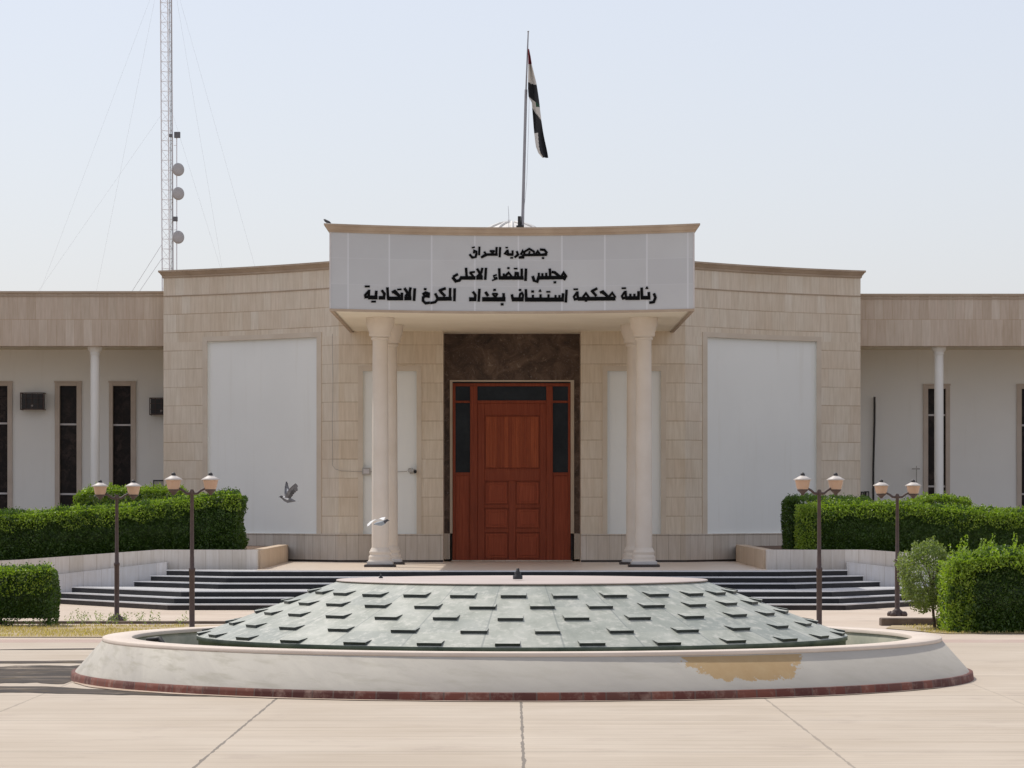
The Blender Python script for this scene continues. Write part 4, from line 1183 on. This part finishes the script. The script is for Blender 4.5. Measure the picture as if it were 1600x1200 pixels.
def weeds():
    Cs, Ns = [], []
    for _ in range(46):
        x = random.choice([random.gauss(-6.6, .18), random.uniform(-6.5, -5.85), random.uniform(-6.0, -5.3), random.gauss(-7.2, .12)])
        y = random.uniform(57.2, 58.7); h = random.uniform(.05, .24)
        for q in range(int(h / .011)): Cs.append((x + random.uniform(-.04, .04), y + random.uniform(-.04, .04), .02 + q * .011)); Ns.append((random.uniform(-1, 1), random.uniform(-1, 1), .5))
    o = leaf_mesh('weeds', np.array(Cs), np.array(Ns), .045, .016, 'leaf_g'); o['kind'] = 'stuff'
    tag(o, 'straggly weeds growing round the foot of the far left lamp post', 'weeds')
weeds()

# ------------------------------------------------------------------ things on the walls
def ac_unit(px0, px1, py0, py1, label):
    x0, x1, z1, z0 = WX(px0, YWW), WX(px1, YWW), WZ(py0, YWW), WZ(py1, YWW)
    E = empty('air_conditioner', ((x0 + x1) / 2, YWW, z0), label, 'air conditioner', 'caged air conditioners on the left wing')
    part('casing', ['black_metal'], E, lambda m: m.box(x0 + .028, x1 - .028, YWW - .37, YWW - .002, z0 + .028, z1 - .028), .01)
    part('grille', ['black_metal'], E, lambda m: [m.box(x0 + .09, x1 - .09, YWW - .382, YWW - .371, z0 + .08 + k * .03, z0 + .095 + k * .03) for k in range(int((z1 - z0 - .16) / .03))])
    def cage(m):
        t = .012
        for x in (x0, x1 - 2 * t): 
            for z in (z0, z1 - 2 * t): m.box(x, x + 2 * t, YWW - .42, YWW - .001, z, z + 2 * t)
            m.box(x, x + 2 * t, YWW - .42, YWW - .42 + 2 * t, z0, z1)
        for z in (z0, z1 - 2 * t): m.box(x0, x1, YWW - .421, YWW - .421 + 2 * t, z, z + 2 * t)
        for k in range(1, 4): 
            xx = x0 + (x1 - x0) * k / 4; m.box(xx - .006, xx + .006, YWW - .418, YWW - .406, z0, z1)
        for k in range(1, 3):
            zz = z0 + (z1 - z0) * k / 3; m.box(x0, x1, YWW - .416, YWW - .408, zz - .006, zz + .006)
    part('cage', ['rust_metal'], E, cage)
    part('drain_nipple', ['alu'], E, lambda m: m.tube([((x0 + x1) / 2, YWW - .355, z0 + .10), ((x0 + x1) / 2, YWW - .40, z0 + .10)], .025, 10))
ac_unit(35, 72, 614, 641, 'rusty caged air conditioner on the white wall between the two leftmost slit windows')
ac_unit(236, 273, 622, 649, 'rusty caged air conditioner half hidden by the corner of the main block')
def wallbox(name, mat, px0, px1, py0, py1, Y, dep, label, cat):
    E = empty(name, (WX((px0 + px1) / 2, Y), Y, WZ(py1, Y)), label, cat)
    part('housing', [mat], E, lambda m: m.box(WX(px0, Y), WX(px1, Y), Y - dep, Y - .002, WZ(py1, Y), WZ(py0, Y)), .012)
    part('cover', ['grey_metal' if mat != 'grey_metal' else 'alu'], E, lambda m: m.box(WX(px0 + 2, Y), WX(px1 - 2, Y), Y - dep - .012, Y - dep, WZ(py1 - 2, Y), WZ(py0 + 2, Y)), .006)
wallbox('junction_box', 'grey_metal', 566, 579, 731, 742, YW, .06, 'small grey junction box on the wall left of the front left column', 'junction box')
wallbox('meter_box', 'black_metal', 241, 259, 750, 775, 83.6, .3, 'black box behind the left hedge at the corner of the main block', 'box')
wallbox('black_crate', 'black_metal', 1342.5, 1348, 768, 790, 84.0, .3, 'narrow black box above the right hedge, touching the corner of the main block', 'box')
wallbox('black_crate', 'black_metal', 1350, 1356.5, 767.5, 790, 84.0, .3, 'black box above the right hedge, beside the narrower box at the corner', 'box')
# security camera right of the columns on the left
cz, cx = WZ(736, 78.0), WX(644, 78.0)
SCM = empty('security_camera', (cx, YW, cz), 'small security camera on the white panel right of the left columns', 'camera')
part('bracket', ['grey_metal'], SCM, lambda m: m.box(cx - .06, cx + .02, YW + .03, YW + .05, cz - .06, cz + .06), .006)
part('body', ['grey_metal'], SCM, lambda m: m.tube([(cx - .06, YW + .02, cz + .02), (cx + .06, YW - .16, cz - .01)], .05, 14))
part('lens', ['black_metal'], SCM, lambda m: m.tube([(cx + .06, YW - .16, cz - .01), (cx + .075, YW - .185, cz - .015)], .034, 14))
def cable(name, pts, r, label, mat='cable'):
    m = MB(); m.tube(pts, r, 8); tag(m.build(name, mat), label, 'cable')
cable('cable', [(WX(519, 78.2), 78.28, 5.75), (WX(520, 78.2), 78.27, 4.6), (WX(519, 78.2), 78.27, 3.4), (WX(519.5, 78.2), 78.26, 2.82), (WX(524, 78.2), 78.22, 2.74), (WX(534, 78.2), 78.17, 2.70), (WX(566, 78.2), 78.17, 2.68)], .0045, 'thin cable running down the stone left of the columns to the junction box')
cable('cable', [(WX(579, 78.2), 78.17, 2.68), (WX(610, 78.2), 78.2, 2.67), (WX(636, 78.2), 78.22, 2.69)], .006, 'thin cable crossing the narrow white panel to the security camera')
pm = MB(); pm.tube([(WX(1366.5, 84.4), 84.4, WZ(620, 84.4)), (WX(1366.5, 84.4), 84.42, WZ(660, 84.4)), (WX(1364.5, 84.4), 84.4, WZ(730, 84.4)), (WX(1364.5, 84.4), 84.4, .8)], .026, 10)
tag(pm.build('drain_pipe', 'black_metal'), 'thin dark vertical pipe on the right wing wall near the main block', 'pipe')
tm = MB(); tm.tube([(WX(1432, 84.3), 84.3, WZ(790, 84.3)), (WX(1432, 84.3), 84.3, WZ(728, 84.3))], .010, 8); tm.box(WX(1425, 84.3), WX(1437, 84.3), 84.28, 84.32, WZ(733.5, 84.3), WZ(731.5, 84.3))
tag(tm.build('garden_pipe', 'grey_metal'), 'thin grey cross-shaped pipe before the right wing wall, above the hedge', 'pipe')

# ------------------------------------------------------------------ flagpole and flag
YP = 75.0
def pp(u, v, Y=YP): return (WX(740 + u * .3, Y), Y, WZ(20 + v * .3, Y))
FPo = empty('flagpole', pp(252, 1140), 'slightly leaning grey flagpole rising above the canopy', 'flagpole')
def fpole(m):
    a, b, c = pp(251, 1150), pp(273, 400), pp(284.5, 100)
    a = (a[0], YP, 7.3)
    m.tube([a, b], [.034, .030], 12); m.tube([b, c], [.017, .014], 10)
    m.lathe([(.0, c[2]), (.02, c[2]), (.02, c[2] + .02), (.0, c[2] + .03)], c[0], YP, 10)
part('pole', ['pole'], FPo, fpole)
part('winch', ['black_metal'], FPo, lambda m: (m.box(pp(230, 0)[0], pp(247, 0)[0], YP - .06, YP + .05, pp(0, 1122)[2], pp(0, 1060)[2]), m.box(pp(222, 0)[0], pp(262, 0)[0], YP - .08, YP + .08, 7.3, pp(0, 1108)[2])), .008)
part('halyard', ['wire'], FPo, lambda m: m.tube([pp(255, 1100, YP - .05), pp(277, 880, YP - .05), pp(285, 640, YP - .04), pp(290, 430, YP - .04)], .004, 6))
an = MB(); an.tube([(WX(795.5, 76), 76, 7.3), (WX(795, 76), 76, WZ(338, 76)), (WX(794, 76), 76, WZ(322, 76))], [.008, .006, .004], 6); an.tube([(WX(793, 76), 76, WZ(344, 76)), (WX(798, 76), 76, WZ(344, 76))], .005, 6)
tag(an.build('rod_antenna', 'wire'), 'thin rod aerial on the canopy roof left of the flagpole foot', 'aerial')
def flag():
    rowsd = [(190, 284, 289), (230, 285, 297), (275, 285, 304), (320, 284, 315), (365, 283, 326), (400, 283, 332), (440, 286, 338), (470, 303, 342), (510, 306, 346), (560, 310, 353), (600, 313, 359), (630, 316, 364), (665, 320, 371), (700, 326, 379), (730, 338, 385), (756, 360, 389)]
    # resample
    fine = []
    for (a, b) in zip(rowsd, rowsd[1:]):
        for k in range(7): f = k / 7; fine.append(tuple(a[i] + (b[i] - a[i]) * f for i in range(3)))
    fine.append(rowsd[-1])
    nc = 26; rows, uvc = [], []
    for v, l, r in fine:
        row, cc = [], []
        for j in range(nc + 1):
            f = j / nc; u = l + (r - l) * f
            yy = YP - .02 + .05 * math.sin(f * 7.5 + v * .012) + .03 * math.sin(f * 3 - v * .02)
            x, _, z = pp(u, v); row.append((x, yy, z)); cc.append((u, v))
        rows.append(row); uvc.append(cc)
    def mi(i, j):
        u, v = uvc[i][j]; f = (j + .5) / nc
        if v < 268: return 0
        if v < 362 + 12 * f: return 1
        if v < 438 + 46 * f: return 2
        if v < 492 + 66 * f: return 3 if (f > .55 and v < 492) else 1
        if v > 625 and f < .42 - (v - 625) / 500: return 1
        return 2
    m = MB(); m.grid(rows, mi)
    L = pp(284, 190)
    o = m.build('flag', ['flag_red', 'flag_white', 'flag_black', 'flag_green'], None, 0, L)
    s = o.modifiers.new('solid', 'SOLIDIFY'); s.thickness = .004
    tag(o, 'limp red, white and black flag hanging in folds from the flagpole', 'flag')
flag()

# ------------------------------------------------------------------ radio mast behind the building
YM = 150.0; SM = FPX / YM
MX = WX(265.5, YM)
MA = empty('radio_mast', (MX, YM, 0), 'tall pale lattice radio mast behind the left wing', 'mast')
HM = 34.0; wm = .25
legs = [(-wm, -.1), (wm * .9, -.14), (.02, .30)]
lean = -.006
for lx, ly in legs:
    part('mast_leg', ['mast'], MA, lambda m: m.tube([(MX + lx, YM + ly, 0), (MX + lx + lean * HM, YM + ly, HM)], .026, 8))
def brace(m):
    z = 0.2; k = 0
    while z < HM - .5:
        P = [(MX + lx + lean * z, YM + ly, z) for lx, ly in legs]; Q = [(MX + lx + lean * (z + .42), YM + ly, z + .42) for lx, ly in legs]
        for i in range(3):
            j = (i + 1) % 3
            m.tube([P[i], P[j]], .009, 5, 0, False)
            m.tube([P[i], Q[j]] if k % 2 else [P[j], Q[i]], .007, 5, 0, False)
        z += .42; k += 1
part('bracing', ['mast'], MA, brace)
part('cable_ladder', ['antenna'], MA, lambda m: (m.tube([(MX + .14, YM - .16, 0), (MX + .14 + lean * HM, YM - .16, HM)], .012, 6), m.tube([(MX + .20, YM - .17, 0), (MX + .20 + lean * HM, YM - .17, HM)], .010, 6)))
xmp = WX(277, YM)
part('mounting_pole', ['mast'], MA, lambda m: (m.tube([(xmp, YM - .25, 10.5), (xmp, YM - .25, WZ(207, YM))], .022, 8), *[m.tube([(MX + .2, YM - .15, z), (xmp, YM - .25, z)], .016, 6) for z in (11.5, 13.6, 15.3, 17.2)]))
for py, pos in ((266, 'topmost'), (303.5, 'middle'), (371.5, 'lowest')):
    z = WZ(py, YM); x = WX(279, YM) + .0
    D = empty('microwave_dish', (x, YM - .3, z), '%s of the three round grey dishes on the radio mast' % pos, 'dish', 'dishes on the radio mast')
    m = MB()
    ax = Vector((.55, -.83, 0)).normalized()
    side = Vector((-ax.y, ax.x, 0)); upv = Vector((0, 0, 1))
    prof = [(.06, -.16), (.10, -.15), (.24, -.04), (.275, .0), (.28, .03), (.275, .06), (.2, .075), (.0, .085)]
    rws = [[tuple(ax * h + (side * math.cos(math.tau * k / 28) + upv * math.sin(math.tau * k / 28)) * r) for k in range(28)] for r, h in prof]
    m.grid(rws, 0, None, True, True); m.face(rws[0]); m.build('reflector', 'dish', D)
    b = MB(); b.tube([tuple(ax * -.16), tuple(ax * -.24), (-.05, .05, 0)], .035, 8); b.build('mount', 'antenna', D)
for px, py, s, w in ((278, 212, .13, 'square dark antenna box above the dishes on the radio mast'), (275, 343, .10, 'small dark antenna box between the two lower dishes on the radio mast'), (268, 213, .07, 'tiny dark antenna block on the mast face left of the square box')):
    z = WZ(py, YM); x = WX(px, YM)
    D = empty('antenna_box', (x, YM - .3, z), w, 'antenna')
    m = MB(); m.box(-s, s, -.06, .06, -s, s); m.build('housing', 'antenna', D, .015)
    m = MB(); m.tube([(0, .06, 0), (-.05, .14, 0)], .03, 8); m.build('mount', 'antenna', D)
guys = [(24.6, -7.5, 0, 'right'), (24.6, -11.0, 10, 'right'), (24.6, -24.3, 0, 'left'), (18.5, -28.0, 0, 'left'), (18.5, -8.8, 3, 'right'), (13.0, -23.3, 0, 'left'), (12.4, -23.6, .5, 'left'), (24.6, -21.5, 12, 'left')]
for z, ax_, dy, sd in guys:
    m = MB(); x0 = MX + lean * z + (.25 if sd == 'right' else -.25)
    m.tube([(x0, YM - .1, z), ((x0 + ax_) / 2, YM - .1 + dy / 2, z / 2 - .12), (ax_, YM + dy, 0)], .0026 if z > 14 else .009, 5)
    tag(m.build('guy_wire', 'wire'), 'thin pale guy wire running from the radio mast down to the %s' % sd, 'guy wire', 'guy wires of the mast on the %s' % sd)

# ------------------------------------------------------------------ birds
def loft(m, path, ry, rz, n=12, mi=0):
    path = [Vector(p) for p in path]; rows = []
    for i, p in enumerate(path):
        t = (path[min(i + 1, len(path) - 1)] - path[max(i - 1, 0)]).normalized()
        s = t.cross(Vector((0, 0, 1))).normalized(); u = s.cross(t)
        rows.append([tuple(p + s * math.cos(math.tau * k / n) * ry[i] + u * math.sin(math.tau * k / n) * rz[i]) for k in range(n)])
    m.grid(rows, mi, None, True, True); m.face(rows[0], mi(0, 0) if callable(mi) else mi); m.face(rows[-1], mi(len(path) - 2, 0) if callable(mi) else mi)
def wing(m, root0, root1, tip0, tip1, bend, mi, mi_tip):
    """feathered wing: leading edge root0->tip0, trailing edge root1->tip1"""
    a, b, c, d = map(Vector, (root0, root1, tip0, tip1)); bend = Vector(bend)
    rows = []; nn = 12
    for i in range(nn + 1):
        f = i / nn
        l = a.lerp(c, f) + bend * math.sin(math.pi * f); t = b.lerp(d, f) + bend * math.sin(math.pi * f)
        t = t + (t - l) * (.10 * math.sin(f * math.pi) + (.07 if i % 2 else -.05) * (f > .2))
        if f > .9: t = l.lerp(t, .6)
        rows.append([l, l.lerp(t, .5) + Vector((0, 0, .006)), t])
    th = Vector((.003, .004, .003))
    up = [[tuple(p) for p in r] for r in rows]; dn = [[tuple(p - th) for p in r] for r in rows]
    f2 = lambda i, j: mi_tip if (i > nn * .6 or j == 1) else mi
    m.grid(up, f2); m.grid([r[::-1] for r in dn], f2)
BM = ['b_grey', 'b_white', 'b_dark', 'b_blue']
def bird(name, label, loc, body, ry, rz, colf, wings, tail):
    m = MB(); loft(m, body, ry, rz, 12, colf)
    for w in wings: wing(m, *w)
    a, wd, mi = tail
    for q in range(-2, 3):
        p0, p1 = Vector(a[0]), Vector(a[1])
        s = Vector((0, 1, .0)) * q * wd
        m.face([p0 + s * .3 + Vector((0, -.012, q * .002)), p0 + s * .3 + Vector((0, .012, q * .002)), p1 + s + Vector((0, .016, q * .002)), p1 + s + Vector((0, -.016, q * .002))], mi)
    # beak
    h = Vector(body[0]); dirv = (h - Vector(body[1])).normalized()
    m.tube([h, h + dirv * .025], [.008, .002], 6, 2)
    o = m.build(name, BM); o.location = loc
    tag(o, label, 'bird', 'pigeons flying before the facade')
YB = 66.0
k = YB / FPX
bird('pigeon', 'grey pigeon in flight with raised wings, before the left white panel', (WX(451, YB), YB, WZ(780, YB)),
     [(-.165, -.02, .045), (-.145, -.02, .05), (-.115, -.015, .035), (-.07, -.01, .005), (-.01, 0, -.02), (.05, 0, -.02), (.10, .01, -.03), (.13, .01, -.035)],
     [.012, .026, .028, .045, .056, .045, .026, .014], [.012, .026, .028, .045, .052, .04, .02, .008], lambda i, j: 2 if i < 2 else (1 if (i < 4 and j < 7) else 0),
     [((-.07, -.05, .03), (.04, -.05, .01), (.14, -.16, .30), (.22, -.14, .20), (-.02, -.02, .02), 2, 0),
      ((-.07, .05, .03), (.02, .05, .01), (-.06, .20, .34), (.0, .24, .26), (-.02, .04, .0), 1, 0)], (((.11, .01, -.03), (.19, .01, -.045)), .03, 0))
bird('pigeon', 'pale pigeon gliding with curved wings, before the front left column', (WX(594, YB), YB, WZ(817, YB)),
     [(.155, 0, .045), (.135, 0, .05), (.11, 0, .04), (.07, 0, .015), (.02, 0, -.01), (-.04, 0, -.015), (-.09, 0, -.02), (-.12, 0, -.03)],
     [.012, .024, .026, .042, .05, .042, .024, .014], [.012, .024, .026, .042, .046, .036, .018, .008], lambda i, j: 2 if i < 3 else 3,
     [((.08, -.04, .04), (-.03, -.05, .02), (-.19, -.36, -.045), (-.27, -.30, -.09), (.0, -.02, .075), 1, 1),
      ((.07, .04, .04), (-.04, .05, .02), (.10, .34, .09), (.02, .36, .07), (.0, .03, .04), 1, 1)], (((-.10, 0, -.02), (-.18, 0, -.04)), .03, 1))
bm = MB()
loft(bm, [(-.10, 0, .02), (-.06, 0, .04), (0, 0, .06), (.045, 0, .085), (.07, 0, .11), (.085, 0, .115)], [.012, .03, .04, .032, .022, .008], [.008, .025, .036, .032, .022, .008], 10, 2)
bm.tube([(.084, 0, .115), (.105, 0, .11)], [.006, .002], 6, 2)
for s in (-.012, .012): bm.tube([(.005, s, .03), (.008, s, 0.0)], .004, 5, 2)
o = bm.build('perched_bird', BM); o.scale = (.8, .8, .8); o.location = (WX(511, 69.4), 69.42, ZF + .161); o.rotation_euler = (0, 0, R(160))
tag(o, 'small dark bird perched on the left corner of the canopy cornice', 'bird')
